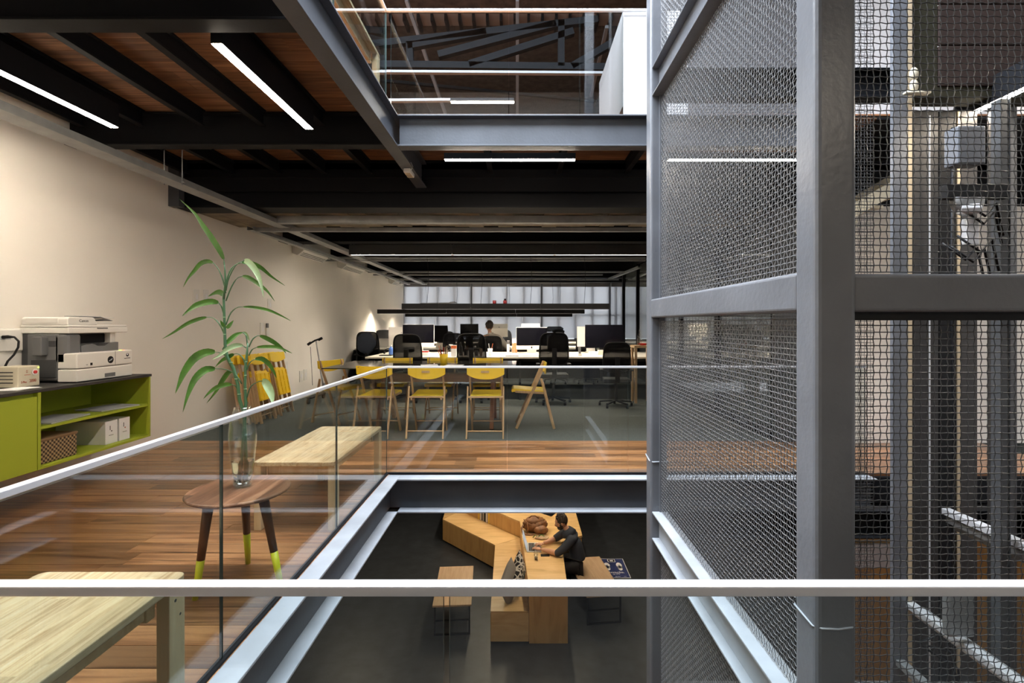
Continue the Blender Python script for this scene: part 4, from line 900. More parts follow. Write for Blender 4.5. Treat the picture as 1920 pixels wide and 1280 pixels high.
def folded(label, loc, tilt, rz=PI/2):
    t = thing('folded_chair', label, 'chair', loc, (tilt, 0, rz), group='folded yellow chairs stacked against the left wall')
    for s in (-1, 1):
        MB().bar((s*.19, 0, 0), (s*.19, 0, .91), .02, .036, (0, 1, 0)).build('leg', 'beech', t, bevel=.004)
        MB().bar((s*.214, .025, .03), (s*.214, .02, .64), .02, .03, (0, 1, 0)).build('leg', 'beech', t, bevel=.004)
    MB().tube([(-.2, .03, .10), (.2, .03, .10)], .008, 8).build('stretcher', 'beech', t, smooth=True)
    MB().tube([(-.185, 0, .16), (.185, 0, .16)], .008, 8).build('stretcher', 'beech', t, smooth=True)
    MB().prism([(-.165, .30), (.165, .30), (.165, .66), (.12, .70), (-.12, .70), (-.165, .66)], 1, -.022, -.008).build('seat', 'yellow', t, bevel=.004)
    g = MB()
    for k in range(5): g.box(-.16, .16, -.034, -.022, .32+k*.085, .328+k*.085)
    for k in range(4): g.box(-.16+k*.105, -.152+k*.105, -.034, -.022, .31, .67)
    g.box(-.165, -.157, -.038, -.022, .30, .66).box(.157, .165, -.038, -.022, .30, .66).box(-.165, .165, -.038, -.022, .30, .308)
    g.build('seat_rib', 'yellow', t)
    b = MB(); v = []; n = 8
    for i in range(n+1):
        q = i/n*2-1; v += [(q*.222, -.03+.015*(1-q*q), .93), (q*.222, .005+.015*(1-q*q), .93), (q*.222, .005+.015*(1-q*q), .82-.03*(1-q*q)), (q*.222, -.03+.015*(1-q*q), .82-.03*(1-q*q))]
    b.add(v, [(4*i+j, 4*i+4+j, 4*i+4+(j+1) % 4, 4*i+(j+1) % 4) for i in range(n) for j in range(4)]+[(0, 1, 2, 3), tuple(4*n+j for j in (3, 2, 1, 0))]); b.build('backrest', 'yellow', t, bevel=.003)
    return t
f0 = folded('folded yellow chair, outermost of the near stack', (-3.47, 6.93, 0), -.175)
for k, (x, y, a, lab) in enumerate(((-3.535, 6.91, -.175, 'second of the near stack'), (-3.60, 6.87, -.172, 'third of the near stack'), (-3.665, 6.84, -.17, 'innermost of the near stack, by the wall'),
        (-3.48, 7.50, -.20, 'outermost of the far stack'), (-3.545, 7.48, -.195, 'second of the far stack'), (-3.61, 7.44, -.19, 'innermost of the far stack, by the wall'))):
    dup(f0, (x, y, 0), (a, 0, PI/2), 'folded yellow chair, '+lab)

# ------------------------------------------------------------------ dining table
TX0, TX1, TY0, TY1, TZ = -2.44, -.05, 6.16, 7.38, .80
dt = thing('dining_table', 'long black glass topped table on a reddish timber trestle', 'table', (-1.25, 6.77, 0)); do = (-1.25, 6.77, 0)
MB(do).box(TX0, TX1, TY0, TY1, TZ-.012, TZ).build('tabletop', 'tabletop', dt, bevel=.002)
MB(do).box(-1.72, -.26, 6.74, 6.80, .565, .685).build('beam', 'teak', dt, bevel=.004)
MB(do).box(-1.72, -.26, 6.66, 6.70, .57, .68).build('beam', 'teak', dt, bevel=.004)
for x in (-1.80, -.36):
    for s in (-1, 1):
        MB(do).bar((x, 6.77+s*.06, .72), (x, 6.77+s*.42, 0), .09, .05, (1, 0, 0)).build('leg', 'teak', dt, bevel=.004)
    MB(do).box(x-.05, x+.05, 6.42, 7.12, .715, .785).build('cross_head', 'teak', dt, bevel=.004)
pc = thing('pencil_cup', 'yellow cup full of coloured pencils on the dining table', 'cup', (X(832, 6.9), 6.9, TZ))
MB().lathe([(.042, 0), (.046, .002), (.06, .13), (.057, .13), (.043, .006)], n=24, close=False).build('cup', 'yellow', pc, smooth=True)
for k in range(12):
    a = k*2.4; r = .03+.02*((k*7) % 5)/5; MB().tube([(.015*math.cos(a), .015*math.sin(a), .01), (1.9*r*math.cos(a), 1.9*r*math.sin(a), .185+.02*((k*3) % 4))], .0045, 6).build('pencil', ('beech', 'black', 'red', 'paper', 'orange')[k % 5], pc)
for k, (u_, y_, r_) in enumerate(((805, 6.55, .2), (850, 6.5, -.1))):
    o = MB().box(-.11, .11, -.15, .15, 0, .004).build('printed_sheet', 'paper'); o.location = (X(u_, y_), y_, TZ); o.rotation_euler.z = r_
    tag(o, 'white printed sheet lying on the dining table %s of the pencil cup' % ('left', 'right')[k], 'paper')

# ------------------------------------------------------------------ office: desks
def desk(label, x0, x1, y0, y1, z=.76, end='grey_dark'):
    o_ = ((x0+x1)/2, (y0+y1)/2, 0); t = thing('office_desk', label, 'desk', o_, group='long shared office desks'); ym = (y0+y1)/2
    MB(o_).box(x0, x1, y0, ym-.03, z-.03, z).build('desktop', 'desk', t, bevel=.003); MB(o_).box(x0, x1, ym+.03, y1, z-.03, z).build('desktop', 'desk', t, bevel=.003)
    for x in (x0+.12, (x0+x1)/2, x1-.12):
        MB(o_).prism([(y0+.25, z-.03), (y1-.25, z-.03), (y1-.05, 0), (y0+.05, 0)], 0, x-.02, x+.02).build('leg', 'black_steel', t, bevel=.003)
    MB(o_).box(x0+.1, x1-.1, ym-.03, ym+.03, z-.14, z-.06).build('cable_trough', 'grey_dark', t)
    MB(o_).box(x0+.1, x1-.1, ym-.012, ym+.012, .3, z-.14).build('modesty_panel', 'black_steel', t)
    return t
desk('white shared desk nearest the dining table, full of monitors', -2.72, 2.72, 8.8, 10.4)
d2 = desk('second row white desk with dark slanted end panel by the wall', -3.86, 2.6, 11.7, 13.2)
MB((-.63, 12.45, 0)).prism([(11.7, .73), (13.2, .73), (13.2, 0), (11.3, 0)], 0, -3.89, -3.86).build('end_panel', 'black_steel', d2)
desk('third row white desk before the windows', -3.6, 2.6, 14.9, 16.1)

def office_chair(label, loc, rz, w=.5, hb=.40, zt=1.16, head=False, first=None):
    t = thing('office_chair', label, 'chair', loc, rz, group='black mesh office chairs')
    zb = zt-hb*1.35
    # frame outline (rounded) + mesh cloth, back at y=-0 (chair faces +y)
    n = 28; ring = []
    for k in range(n):
        a = 2*PI*k/n; c, s = math.cos(a), math.sin(a); e = .45
        xx = w/2*(abs(c)**e)*(1 if c > 0 else -1); zz = (zt-zb)/2*(abs(s)**e)*(1 if s > 0 else -1)
        ring.append((xx*(1-.10*(zz/((zt-zb)/2)+1)/2), -.04*((xx/(w/2))**2)*-1-.05*(zz/((zt-zb)/2)), (zt+zb)/2+zz))
    MB().tube(ring+[ring[0], ring[1]], .013, 6).build('back_frame', 'black', t, smooth=True)
    b = MB(); b.add(ring+[(x, y+.004, z) for x, y, z in ring], [tuple(range(n)), tuple(range(2*n-1, n-1, -1))]); b.build('backrest', 'mesh', t)
    MB().box(-.04, .04, -.09, -.06, .46, zt-.25).build('back_support', 'black', t, bevel=.01)
    MB().prism([(-.05, .44), (.40, .44), (.45, .47), (.40, .51), (-.02, .51)], 0, -.24, .24).build('seat', 'black', t, bevel=.02)
    for s in (-1, 1):
        MB().bar((s*.26, .16, .46), (s*.26, .14, .66), .03, .05, (0, 1, 0)).bar((s*.26, .02, .665), (s*.26, .28, .665), .06, .025).build('armrest', 'black', t, bevel=.005)
    MB().tube([(0, .18, .10), (0, .18, .44)], .028, 10).build('gas_lift', 'grey_dark', t, smooth=True)
    bs = MB()
    for k in range(5):
        a = 2*PI*k/5+.3; bs.bar((0, .18, .11), (.30*math.cos(a), .18+.30*math.sin(a), .075), .04, .025)
    bs.build('star_base', 'black', t, bevel=.003)
    for k in range(5):
        a = 2*PI*k/5+.3; x, y = .30*math.cos(a), .18+.30*math.sin(a)
        MB().tube([(x-.02, y, .03), (x+.02, y, .03)], .03, 10).build('caster', 'black', t)
    if head: MB().prism([(-.13, zt+.02), (.13, zt+.02), (.15, zt+.08), (.10, zt+.11), (-.10, zt+.11), (-.15, zt+.08)], 1, -.10, -.06).box(-.02, .02, -.09, -.07, zt-.05, zt+.03).build('headrest', 'mesh', t, bevel=.01)
    return t
oc = office_chair('black mesh office chair at the near desk, before the leftmost screen', (X(763, 8.55), 8.55, 0), 0)
def och(label, u, Y, rz, src=None, sc_=1): 
    c = dup(src or oc, (X(u, Y), Y, 0), rz, label); c.scale = (sc_, sc_, sc_); return c
och('black mesh office chair at the near desk, directly behind the gap between screens', 884, 8.55, .05, sc_=1.01)
oh = office_chair('tall black mesh office chair with headrest at the near desk', (X(1039, 8.3), 8.3, 0), 0, zt=1.19, head=True)
och('black mesh office chair at the right end of the near desk, set lower', 1157, 8.0, -.08, sc_=.90)
jk = och('black mesh office chair by the left wall with a jacket on it', 689, 11.0, .12)
och('black office chair just showing above a laptop, far left', 719, 13.7, PI, sc_=1.0)
och('black office chair behind the second row, left of the black screen', 850, 11.15, .0, sc_=.97)
och('black office chair behind the far desk at left centre', 836, 13.7, .1, sc_=.97)
och('black office chair facing us right of the seated person', 943, 13.7, PI, sc_=1.0)
och('tall black office chair with headrest at the second row', 1046, 11.2, .1, src=oh, sc_=.93)
och('black office chair at the second row, right of the headrest chair', 1099, 11.2, -.1, sc_=.93)
b = MB((X(689, 11.0), 10.9, .9)); xx = X(689, 11.0)
b.ball((xx, 10.93, .92), (.21, .05, .24), 16, fn=lambda d: 1+.10*math.sin(9*d.x)*math.cos(7*d.z))
tag(b.build('jacket', 'navy', smooth=True), 'dark jacket hung over the chair by the left wall', 'jacket')

def apple(mb, x, y, z, r, ny=-1):
    """bitten fruit emblem: rounded body with notch and leaf"""
    n = 24; pts = []
    for k in range(n):
        a = 2*PI*k/n; q = r*(1-.12*abs(math.cos(a))**8*0-.16*math.exp(-((a-PI/2)/.35)**2)-.10*math.exp(-((a-1.5*PI)/.3)**2)-.35*math.exp(-(min(a, 2*PI-a)/.42)**2))
        pts.append((x+q*math.cos(a)*.92, z+q*math.sin(a)))
    mb.prism(pts, 1, y, y+.001*ny); mb.prism([(x, z+r*1.0), (x+r*.25, z+r*1.1), (x+r*.35, z+r*1.5), (x+r*.08, z+r*1.35)], 1, y, y+.001*ny); return mb
def monitor(label, u0, u1, v0, Y, h=None, chin=True, back=False, rz=0, group='desktop screens', z0=.76):
    w = (u1-u0)/F*Y; zt = Z(v0, Y); h = h or w*.585; cx = X((u0+u1)/2, Y)
    t = thing('desktop_monitor', label, 'monitor', (cx, Y, z0), rz+(PI if back else 0), group=group); zt -= z0; zc = zt-h
    ch_ = .075 if chin else 0; body = 'white' if chin else 'black'
    b = MB(); b.prism([(-.01, zt), (.006, zt), (.03, zt-h*.45), (.006, zc-ch_), (-.01, zc-ch_)], 0, -w/2, w/2); b.build('casing', body, t, bevel=.004)
    MB().box(-w/2+.004, w/2-.004, -.0125, -.0095, zc, zt-.004).build('screen', 'screen', t)
    MB().bar((0, .03, zc-ch_*.3), (0, .05, .01), .18, .012, (0, 1, 0)).build('stand', body, t, bevel=.003)
    MB().box(-.10, .10, -.06, .12, 0, .01).build('foot', body, t, bevel=.003)
    if chin:
        apple(MB(), 0, -.0105, zc-ch_/2, .020).build('emblem', 'black', t)
        apple(MB(), 0, .0245 if True else 0, zt-h*.42, .030, 1).build('emblem', 'black', t)
    return t
monitor('black screened white desktop computer at left on the near desk', 755, 814, 608, 10.0)
monitor('black screened white desktop computer at centre of the near desk', 968, 1026, 613.5, 9.8)
monitor('wide black monitor at the right end of the near desk', 1097, 1169, 608.5, 9.9, h=.46, chin=False)
monitor('small black monitor on the second row beneath the pendants', 863, 897, 607, 12.2, h=.30, chin=False)
monitor('black monitor turned left beside the left computer', 812, 842, 610, 12.1, h=.40, chin=False, rz=-.5)
monitor('white desktop computer seen from behind with a dark fruit emblem', 920, 952, 607, 12.9, back=True)
monitor('pale desktop computer back partly behind the left screen', 729, 778, 613, 10.35, back=True, h=.34)
monitor('pale desktop computer back partly behind the wide right monitor', 1082, 1132, 612, 10.4, back=True, h=.34)
monitor('white desktop computer back just above the centre screen', 978, 1012, 606.5, 15.7, back=True)
def deskitem(name, cat, lab, u, Y, fn, z=.76):
    t = thing(name, lab, cat, (X(u, Y), Y, z)); fn(t); return t
def bottle(h, r, m, cap='white'):
    def f(t):
        MB().lathe([(r, 0), (r, h*.6), (r*.85, h*.7), (r*.35, h*.8), (r*.35, h*.92)], n=14).build('bottle_body', m, t, smooth=True)
        MB().lathe([(r*.42, h*.9), (r*.42, h), (r*.3, h*1.01)], n=12).build('cap', cap, t)
    return f
def boxy(w, d, h, m, m2=None, rz=.15):
    def f(t):
        o = MB().box(-w/2, w/2, -d/2, d/2, 0, h).build('body', m, t, bevel=.002)
        if m2: MB().box(-w/2-.001, w/2+.001, -d/2-.002, d/2, h*.7, h*.98).build('print_band', m2, t)
    return f
def sprayer(t):
    MB().lathe([(.035, 0), (.036, .11), (.015, .15), (.015, .17)], n=14).build('bottle_body', 'clear', t, smooth=True)
    MB().prism([(-.02, .17), (.02, .17), (.02, .20), (-.05, .205), (-.05, .19), (-.02, .185)], 1, -.012, .012).build('nozzle', 'white', t, bevel=.002)
def phone(t):
    MB().prism([(-.04, 0), (.04, 0), (.03, .035), (-.03, .035)], 1, -.04, .04).build('cradle', 'white', t, bevel=.004)
    MB().bar((0, 0, .02), (0, .03, .155), .045, .022, (0, 1, 0)).build('handset', 'grey_plastic', t, bevel=.005)
def cup(m, h=.1, r=.035, pens=0):
    def f(t):
        MB().lathe([(r*.85, 0), (r, h), (r*.9, h), (r*.75, .005)], n=18, close=False).build('cup', m, t, smooth=True)
        for k in range(pens):
            a = k*2.1; MB().tube([(0, 0, .01), (r*1.1*math.cos(a), r*1.1*math.sin(a), h*1.7)], .004, 5).build('pen', ('orange', 'black', 'paper')[k % 3], t)
    return f
def kbd(t):
    MB().box(-.21, .21, -.055, .055, 0, .012).build('base', 'white', t, bevel=.003)
    k_ = MB()
    for j in range(4):
        for i in range(14): k_.box(-.2+i*.0287, -.177+i*.0287, -.047+j*.024, -.027+j*.024, .012, .015)
    k_.build('keys', 'paper', t)
def lap(t):
    MB().box(-.16, .16, -.11, .11, 0, .015).build('base', 'white', t, bevel=.003); MB().bar((0, .11, .012), (0, .17, .22), .32, .008, (0, 1, 0)).build('lid', 'white', t, bevel=.002)
def hphones(t):
    MB().tube([(-.07+.0, 0, .04), (-.06, 0, .09), (0, 0, .12), (.06, 0, .09), (.07, 0, .04)], .007, 6).build('band', 'black', t, smooth=True)
    for s in (-1, 1): MB().tube([(s*.06, 0, .04), (s*.085, 0, .04)], .03, 12).build('ear_cup', 'black', t)
def mess(t):
    for k in range(3): MB().tube([(R.uniform(-.2, .2), R.uniform(-.1, .1), .006), (R.uniform(-.1, .1), 0, .03), (R.uniform(-.2, .2), R.uniform(-.1, .1), .006)], .005, 5).build('loop', 'white', t, smooth=True)
for it in (
 ('spray_bottle', 'bottle', 'clear spray bottle on the near desk left of the carton', 847, 9.2, sprayer),
 ('carton', 'box', 'tall white carton with orange top on the near desk', 851, 8.95, boxy(.09, .06, .20, 'paper', 'orange')),
 ('tape_box', 'box', 'small white box with red print beside the left computer', 797, 9.2, boxy(.13, .1, .09, 'paper', 'red')),
 ('water_bottle', 'bottle', 'dark water bottle seen through the second office chair', 864, 9.2, bottle(.24, .035, 'grey_plastic')),
 ('pen_cup', 'cup', 'dark pen cup with orange pen behind the second office chair', 873, 9.25, cup('black', .1, .035, 4)),
 ('teddy_mug', 'mug', 'pale mug behind the second office chair', 879, 9.1, cup('paper')),
 ('mug', 'mug', 'grey and red mug behind the second office chair', 893, 9.1, cup('grey_plastic')),
 ('copper_tumbler', 'cup', 'copper coloured tumbler on the near desk', 902, 9.15, cup('stoolwood', .13, .03)),
 ('white_pitcher', 'jug', 'white pitcher holding brushes on the near desk', 919, 9.2, cup('paper', .13, .045, 7)),
 ('drinking_bottle', 'bottle', 'clear plastic bottle beside the centre computer', 962, 9.35, bottle(.24, .033, 'clear')),
 ('computer_keyboard', 'keyboard', 'white keyboard before the centre computer', 996, 9.15, kbd),
 ('tablet', 'tablet', 'grey tablet lying on the near desk left of the keyboard', 960, 9.05, boxy(.24, .17, .009, 'grey_plastic')),
 ('cordless_phone', 'phone', 'cordless phone in its white cradle at right on the near desk', 1087, 9.2, phone),
 ('charger_cable', 'cable', 'tangle of white cables behind the cordless phone', 1080, 9.75, mess),
 ('paper_block', 'paper', 'white paper block below the wide right monitor', 1113, 9.45, boxy(.16, .1, .06, 'paper')),
 ('small_carton', 'box', 'small brown and white carton under the wide right monitor', 1126, 9.4, boxy(.1, .08, .09, 'desk')),
 ('notebook', 'notebook', 'black notebook at the left end of the near desk', 724, 9.15, boxy(.22, .15, .015, 'black', rz=.4)),
 ('blue_bottle', 'bottle', 'blue bottle by the leftmost near office chair', 733, 9.4, bottle(.18, .04, 'blue')),
 ('headphones', 'headphones', 'white lidded bowl shape left of the leftmost office chair', 728, 9.5, hphones),
 ('laptop', 'laptop', 'open white laptop seen from behind at the second row', 716, 12.1, lap),
 ('red_folder', 'folder', 'orange and white folders standing behind the centre computer', 965, 10.15, boxy(.10, .12, .28, 'orange', 'paper')),
 ('label_box', 'box', 'white box with black lettering behind the seated person', 953, 10.2, boxy(.055, .06, .24, 'paper', 'grey_dark')),
 ('white_bin', 'box', 'white tub on the second desk left of the black screen', 826, 12.0, boxy(.2, .15, .12, 'desk')),
 ('small_speaker', 'speaker', 'small white speaker below the small black monitor', 897, 12.0, boxy(.09, .08, .12, 'white')),
 ('desk_fan', 'fan', 'dark rounded headset hanging over the right white back', 957, 12.6, hphones),
): deskitem(*it)
bpy.data.objects['headphones']['label'] = 'black headphones at the left end of the near desk'
bpy.data.objects['desk_fan']['label'] = 'black headphones lying on the second row right of the emblem screen'; bpy.data.objects['desk_fan']['category'] = 'headphones'; bpy.data.objects['desk_fan'].name = 'headphones'
o = deskitem('wooden_stand', 'side table', 'slim wooden side stand by the partition with a bottle on it', 1203, 8.6, lambda t: [MB().box(-.16, .16, -.16, .16, .72*1.3, .75*1.3).build('top', 'beech', t)]+[MB().box(x-.02, x+.02, y-.02, y+.02, 0, .93).build('leg', 'beech', t) for x in (-.13, .13) for y in (-.13, .13)], z=0)
deskitem('red_dish', 'dish', 'red dish on the slim wooden stand', 1206, 8.6, lambda t: MB().lathe([(.05, 0), (.09, .03), (.085, .03), (.04, .006)], n=20, close=False).build('dish', 'red', t), z=.975)
deskitem('clear_bottle', 'bottle', 'clear bottle on the slim wooden stand', 1199, 8.6, bottle(.26, .04, 'clear', 'clear'), z=.975)

# scooter
Yq = 9.0; sxx = X(604, Yq)
ks = thing('kick_scooter', 'folding kick scooter leaning on the left wall', 'scooter', (sxx, Yq, 0)); ko = (sxx, Yq, 0)
pA, pB = Vector((sxx+.04, Yq, .10)), Vector(P(592, 636, Yq))
MB(ko).tube([pA, pA.lerp(pB, .5)], .018, 8).tube([pA.lerp(pB, .5), pB], .012, 8).build('steering_tube', 'galv', ks, smooth=True)
MB(ko).tube([P(577, 646, Yq), P(591, 638, Yq), P(603, 634, Yq)], .016, 8).build('handlebar', 'black', ks, smooth=True)
MB(ko).tube([P(577, 646, Yq), P(583, 642, Yq)], .024, 8).tube([P(597, 637, Yq), P(604, 633.5, Yq)], .024, 8).build('grip', 'black', ks, smooth=True)
MB(ko).bar((sxx+.03, Yq-.02, .10), (sxx-.0, Yq-.55, .09), .10, .02).build('deck', 'black', ks, bevel=.005)
for y in (Yq+.03, Yq-.62): MB(ko).tube([(sxx+.0, y, .05), (sxx+.03, y, .05)], .05, 16).build('wheel', 'black', ks)
MB(ko).bar((sxx+.03, Yq, .28), (sxx+.03, Yq+.0, .1), .05, .04).build('fork', 'galv', ks, bevel=.004)
MB(ko).tube([P(582, 650, Yq+.02), P(585, 700, Yq+.02), P(586, 722, Yq+.02)], .005, 6).build('cable', 'grey_plastic', ks, smooth=True)

# ------------------------------------------------------------------ people
def skin(name, nodes, edges, m, parent, org, sub=2):
    me = bpy.data.meshes.new(name); me.from_pydata([tuple(Vector(n[0])-Vector(org)) for n in nodes], edges, []); me.update()
    o = bpy.data.objects.new(name, me); COL.objects.link(o); o.parent = parent
    md = o.modifiers.new('skin', 'SKIN'); md.use_smooth_shade = True; md.branch_smoothing = .6
    for k, n in enumerate(nodes):
        r = n[1] if isinstance(n[1], tuple) else (n[1], n[1]); sv = me.skin_vertices[0].data[k]; sv.radius = r; sv.use_root = (k == 0)
    s = o.modifiers.new('sub', 'SUBSURF'); s.levels = sub; s.render_levels = sub
    me.materials.append(M[m]); return o
def chain(i0, n): return [(i0+k, i0+k+1) for k in range(n-1)]
def head(parent, c, yaw, pitch, s=1.0, beard=False, org=(0, 0, 0), seed=3):
    """face looks along local +y before yaw/pitch"""
    Mx = Matrix.Translation(Vector(c)) @ Matrix.Rotation(yaw, 4, 'Z') @ Matrix.Rotation(pitch, 4, 'X')
    rr = random.Random(seed)
    def hf(d):
        k = 1.0
        if d.z < -.2: k *= 1-.22*abs(d.x)*(-d.z)               # jaw narrows
        if d.y > .5 and abs(d.x) < .3 and -.15 < d.z < .25: k *= 1+.03
        return k
    b = MB(org); b.ball((0, 0, 0), (.076*s, .096*s, .116*s), 24, fn=hf)
    b.ball((0, .098*s, -.012*s), (.012*s, .022*s, .026*s), 8)      # nose
    b.ball((0, .088*s, -.052*s), (.024*s, .012*s, .008*s), 8)      # mouth
    for q in (-1, 1):
        b.ball((q*.079*s, -.005*s, -.008*s), (.010*s, .020*s, .032*s), 8)   # ears
    b.ball((0, .072*s, -.09*s), (.03*s, .022*s, .02*s), 8)         # chin
    b.xf(Matrix.Translation(-Vector(org)) @ Mx @ Matrix.Translation(Vector(org))); h = b.build('head', 'skin', parent, smooth=True)
    for q in (-1, 1):
        e = MB(org).ball((q*.03*s, .085*s, .012*s), (.013*s, .008*s, .008*s), 8).xf(Matrix.Translation(-Vector(org)) @ Mx @ Matrix.Translation(Vector(org))); e.build('eye', 'paper', h, smooth=True)
        e = MB(org).ball((q*.03*s, .0925*s, .012*s), (.005*s, .003*s, .006*s), 6).xf(Matrix.Translation(-Vector(org)) @ Mx @ Matrix.Translation(Vector(org))); e.build('pupil', 'black', h)
        e = MB(org).ball((q*.03*s, .090*s, .032*s), (.018*s, .006*s, .005*s), 6).xf(Matrix.Translation(-Vector(org)) @ Mx @ Matrix.Translation(Vector(org))); e.build('eyebrow', 'hair', h)
    hb = MB(org)
    hb.ball((0, -.022*s, .028*s), (.088*s, .098*s, .106*s), 28, fn=lambda d: (1+.05*math.sin(17*d.x+3)*math.sin(15*d.y)*math.sin(13*d.z+1))*(1 if d.z > -.35 or d.y < -.2 else .82))
    for k in range(70):
        a = rr.uniform(0, 2*PI); t = rr.uniform(0, 1.35); d = Vector((math.sin(t)*math.cos(a), math.sin(t)*math.sin(a), math.cos(t)))
        if d.y > .75: continue
        hb.ball((d.x*.082*s, -.022*s+d.y*.092*s, .03*s+d.z*.100*s), rr.uniform(.014, .022)*s, 6)
    hb.xf(Matrix.Translation(-Vector(org)) @ Mx @ Matrix.Translation(Vector(org))); hb.build('hair', 'hair', parent, smooth=True)
    if beard:
        q = MB(org); q.ball((0, .045*s, -.068*s), (.064*s, .055*s, .048*s), 16, fn=lambda d: 1+.03*math.sin(20*d.x)*math.sin(16*d.z)).ball((0, .094*s, -.035*s), (.026*s, .009*s, .008*s), 8)
        for w in (-1, 1): q.ball((w*.066*s, .022*s, -.035*s), (.013*s, .026*s, .04*s), 10)
        q.xf(Matrix.Translation(-Vector(org)) @ Mx @ Matrix.Translation(Vector(org))); q.build('beard', 'hair', parent, smooth=True)
    return h
def hand(mb, w, d, side, palm_r=.017, up=Vector((0, 0, 1))):
    """wrist w, direction d (unit, horizontal), side = +1 thumb to the left of d"""
    w = Vector(w); d = Vector(d).normalized(); s = up.cross(d).normalized()*side
    k0 = len(mb.v); mb.tube([w-d*.02, w+d*.02, w+d*.06, w+d*.09-up*.004], [.024, .030, .038, .033], 10, sq=.5)
    for j, (off, ln, r) in enumerate(((.028, .060, .0085), (.010, .070, .009), (-.009, .064, .0085), (-.027, .050, .0075))):
        p = w+d*.078+s*off; mb.tube([p, p+d*ln*.40+up*.006+s*off*.15, p+d*ln*.75-up*.006+s*off*.2, p+d*ln*.95-up*.018+s*off*.2], [r*1.05, r, r*.92, r*.7], 7)
    p = w+d*.02+s*.026; mb.tube([p, p+d*.028+s*.022, p+d*.055+s*.026-up*.008], [.012, .0105, .008], 7)
    return mb
# man at the laptop
mo = (.92, 8.13, -2.65)
man = thing('person', 'bearded person in dark blue shirt typing on a laptop at the wooden island', 'person', mo)
nd = [((.93, 8.13, -2.52), (.14, .13)), ((.935, 8.13, -2.40), (.12, .115)), ((.90, 8.13, -2.26), (.14, .12)), ((.85, 8.13, -2.14), (.145, .115)), ((.805, 8.13, -2.05), (.08, .07)), ((.765, 8.13, -1.99), .056), ((.715, 8.13, -1.925), .054),
      ((.815, 7.97, -2.085), .075), ((.705, 7.925, -2.20), .055), ((.59, 7.95, -2.295), .047), ((.46, 8.03, -2.297), .043), ((.34, 8.105, -2.300), .028),
      ((.815, 8.29, -2.085), .075), ((.70, 8.40, -2.18), .055), ((.60, 8.49, -2.29), .047), ((.50, 8.41, -2.297), .042), ((.385, 8.325, -2.300), .028),
      ((.88, 8.03, -2.55), .092), ((.68, 7.99, -2.55), .080), ((.50, 7.98, -2.56), .06), ((.51, 7.98, -2.78), .052), ((.52, 7.98, -3.01), .036), ((.40, 7.97, -3.06), .034),
      ((.88, 8.23, -2.55), .092), ((.68, 8.27, -2.55), .080), ((.50, 8.28, -2.56), .06), ((.53, 8.28, -2.78), .052), ((.56, 8.28, -3.01), .036), ((.44, 8.29, -3.06), .034)]
eg = chain(0, 7)+[(4, 7)]+chain(7, 5)+[(4, 12)]+chain(12, 5)+[(0, 17)]+chain(17, 6)+[(0, 23)]+chain(23, 6)
nb = [(p, tuple(q-.024 for q in r) if isinstance(r, tuple) else r-.022) if i in (0, 1, 2, 3, 4, 7, 8, 12, 13) else (p, r) for i, (p, r) in enumerate(nd)]
skin('body', nb, eg, 'skin', man, mo)
def grow(idx, dr): return [(nd[i][0], tuple(q+dr for q in nd[i][1]) if isinstance(nd[i][1], tuple) else nd[i][1]+dr) for i in idx]
sh = grow([0, 1, 2, 3, 4, 7, 8, 9, 12, 13, 14], .016)
sh[0] = ((.94, 8.13, -2.50), (.165, .15)); sh[3] = (sh[3][0], (.175, .15)); sh[4] = (sh[4][0], (.115, .10)); sh[5] = (sh[5][0], .098); sh[8] = (sh[8][0], .098); sh.append(((.56, 7.968, -2.30), .053)); sh.append(((.572, 8.467, -2.295), .053))
skin('shirt', sh, [(0, 1), (1, 2), (2, 3), (3, 4), (4, 5), (5, 6), (6, 7), (7, 11), (4, 8), (8, 9), (9, 10), (10, 12)], 'navy', man, mo)
MB(mo).tube([(.80, 8.13, -2.06), (.775, 8.13, -2.015), (.752, 8.13, -1.975)], [.125, .10, .072], 16).build('collar', 'navy', man, smooth=True)
tr_ = grow([0, 17, 18, 19, 20, 21, 23, 24, 25, 26, 27], .012)
tr_[0] = ((.935, 8.13, -2.54), (.158, .14))
skin('trousers', tr_, [(0, 1), (1, 2), (2, 3), (3, 4), (4, 5), (0, 6), (6, 7), (7, 8), (8, 9), (9, 10)], 'trouser', man, mo)
for p in ((.45, 7.975, -3.065), (.49, 8.285, -3.065)): MB(mo).ball(p, (.13, .048, .036), 12).build('shoe', 'black', man, smooth=True)
hd = MB(mo); hand(hd, (.33, 8.11, -2.302), (-1, .45, 0), -1); hand(hd, (.375, 8.32, -2.302), (-1, -.35, 0), 1)
hd.build('hands', 'skin', man, smooth=True)
head(man, (.668, 8.13, -1.868), PI/2, -.42, 1.0, True, mo)
# person far away
qo = (X(920, 11.3), 11.3, .48); px_ = qo[0]
far = thing('person', 'seated person in pale grey jumper, seen from behind at the far desks', 'person', qo)
fn_ = [((px_, 11.3, .58), (.15, .12)), ((px_, 11.3, .75), (.14, .10)), ((px_, 11.3, .92), (.17, .11)), ((px_+.0, 11.31, 1.05), (.09, .07)), ((px_-.02, 11.33, 1.12), .055), ((px_-.03, 11.35, 1.20), .05),
       ((px_+.19, 11.3, 1.02), .07), ((px_+.30, 11.36, .88), .055), ((px_+.40, 11.45, .78), .045), ((px_+.25, 11.7, .80), .035),
       ((px_-.19, 11.3, 1.02), .07), ((px_-.24, 11.45, .86), .05), ((px_-.20, 11.6, .82), .042), ((px_-.1, 11.8, .80), .034),
       ((px_+.1, 11.4, .56), .085), ((px_+.12, 11.75, .55), .06), ((px_+.12, 11.78, .1), .04), ((px_-.1, 11.4, .56), .085), ((px_-.12, 11.75, .55), .06), ((px_-.12, 11.78, .1), .04)]
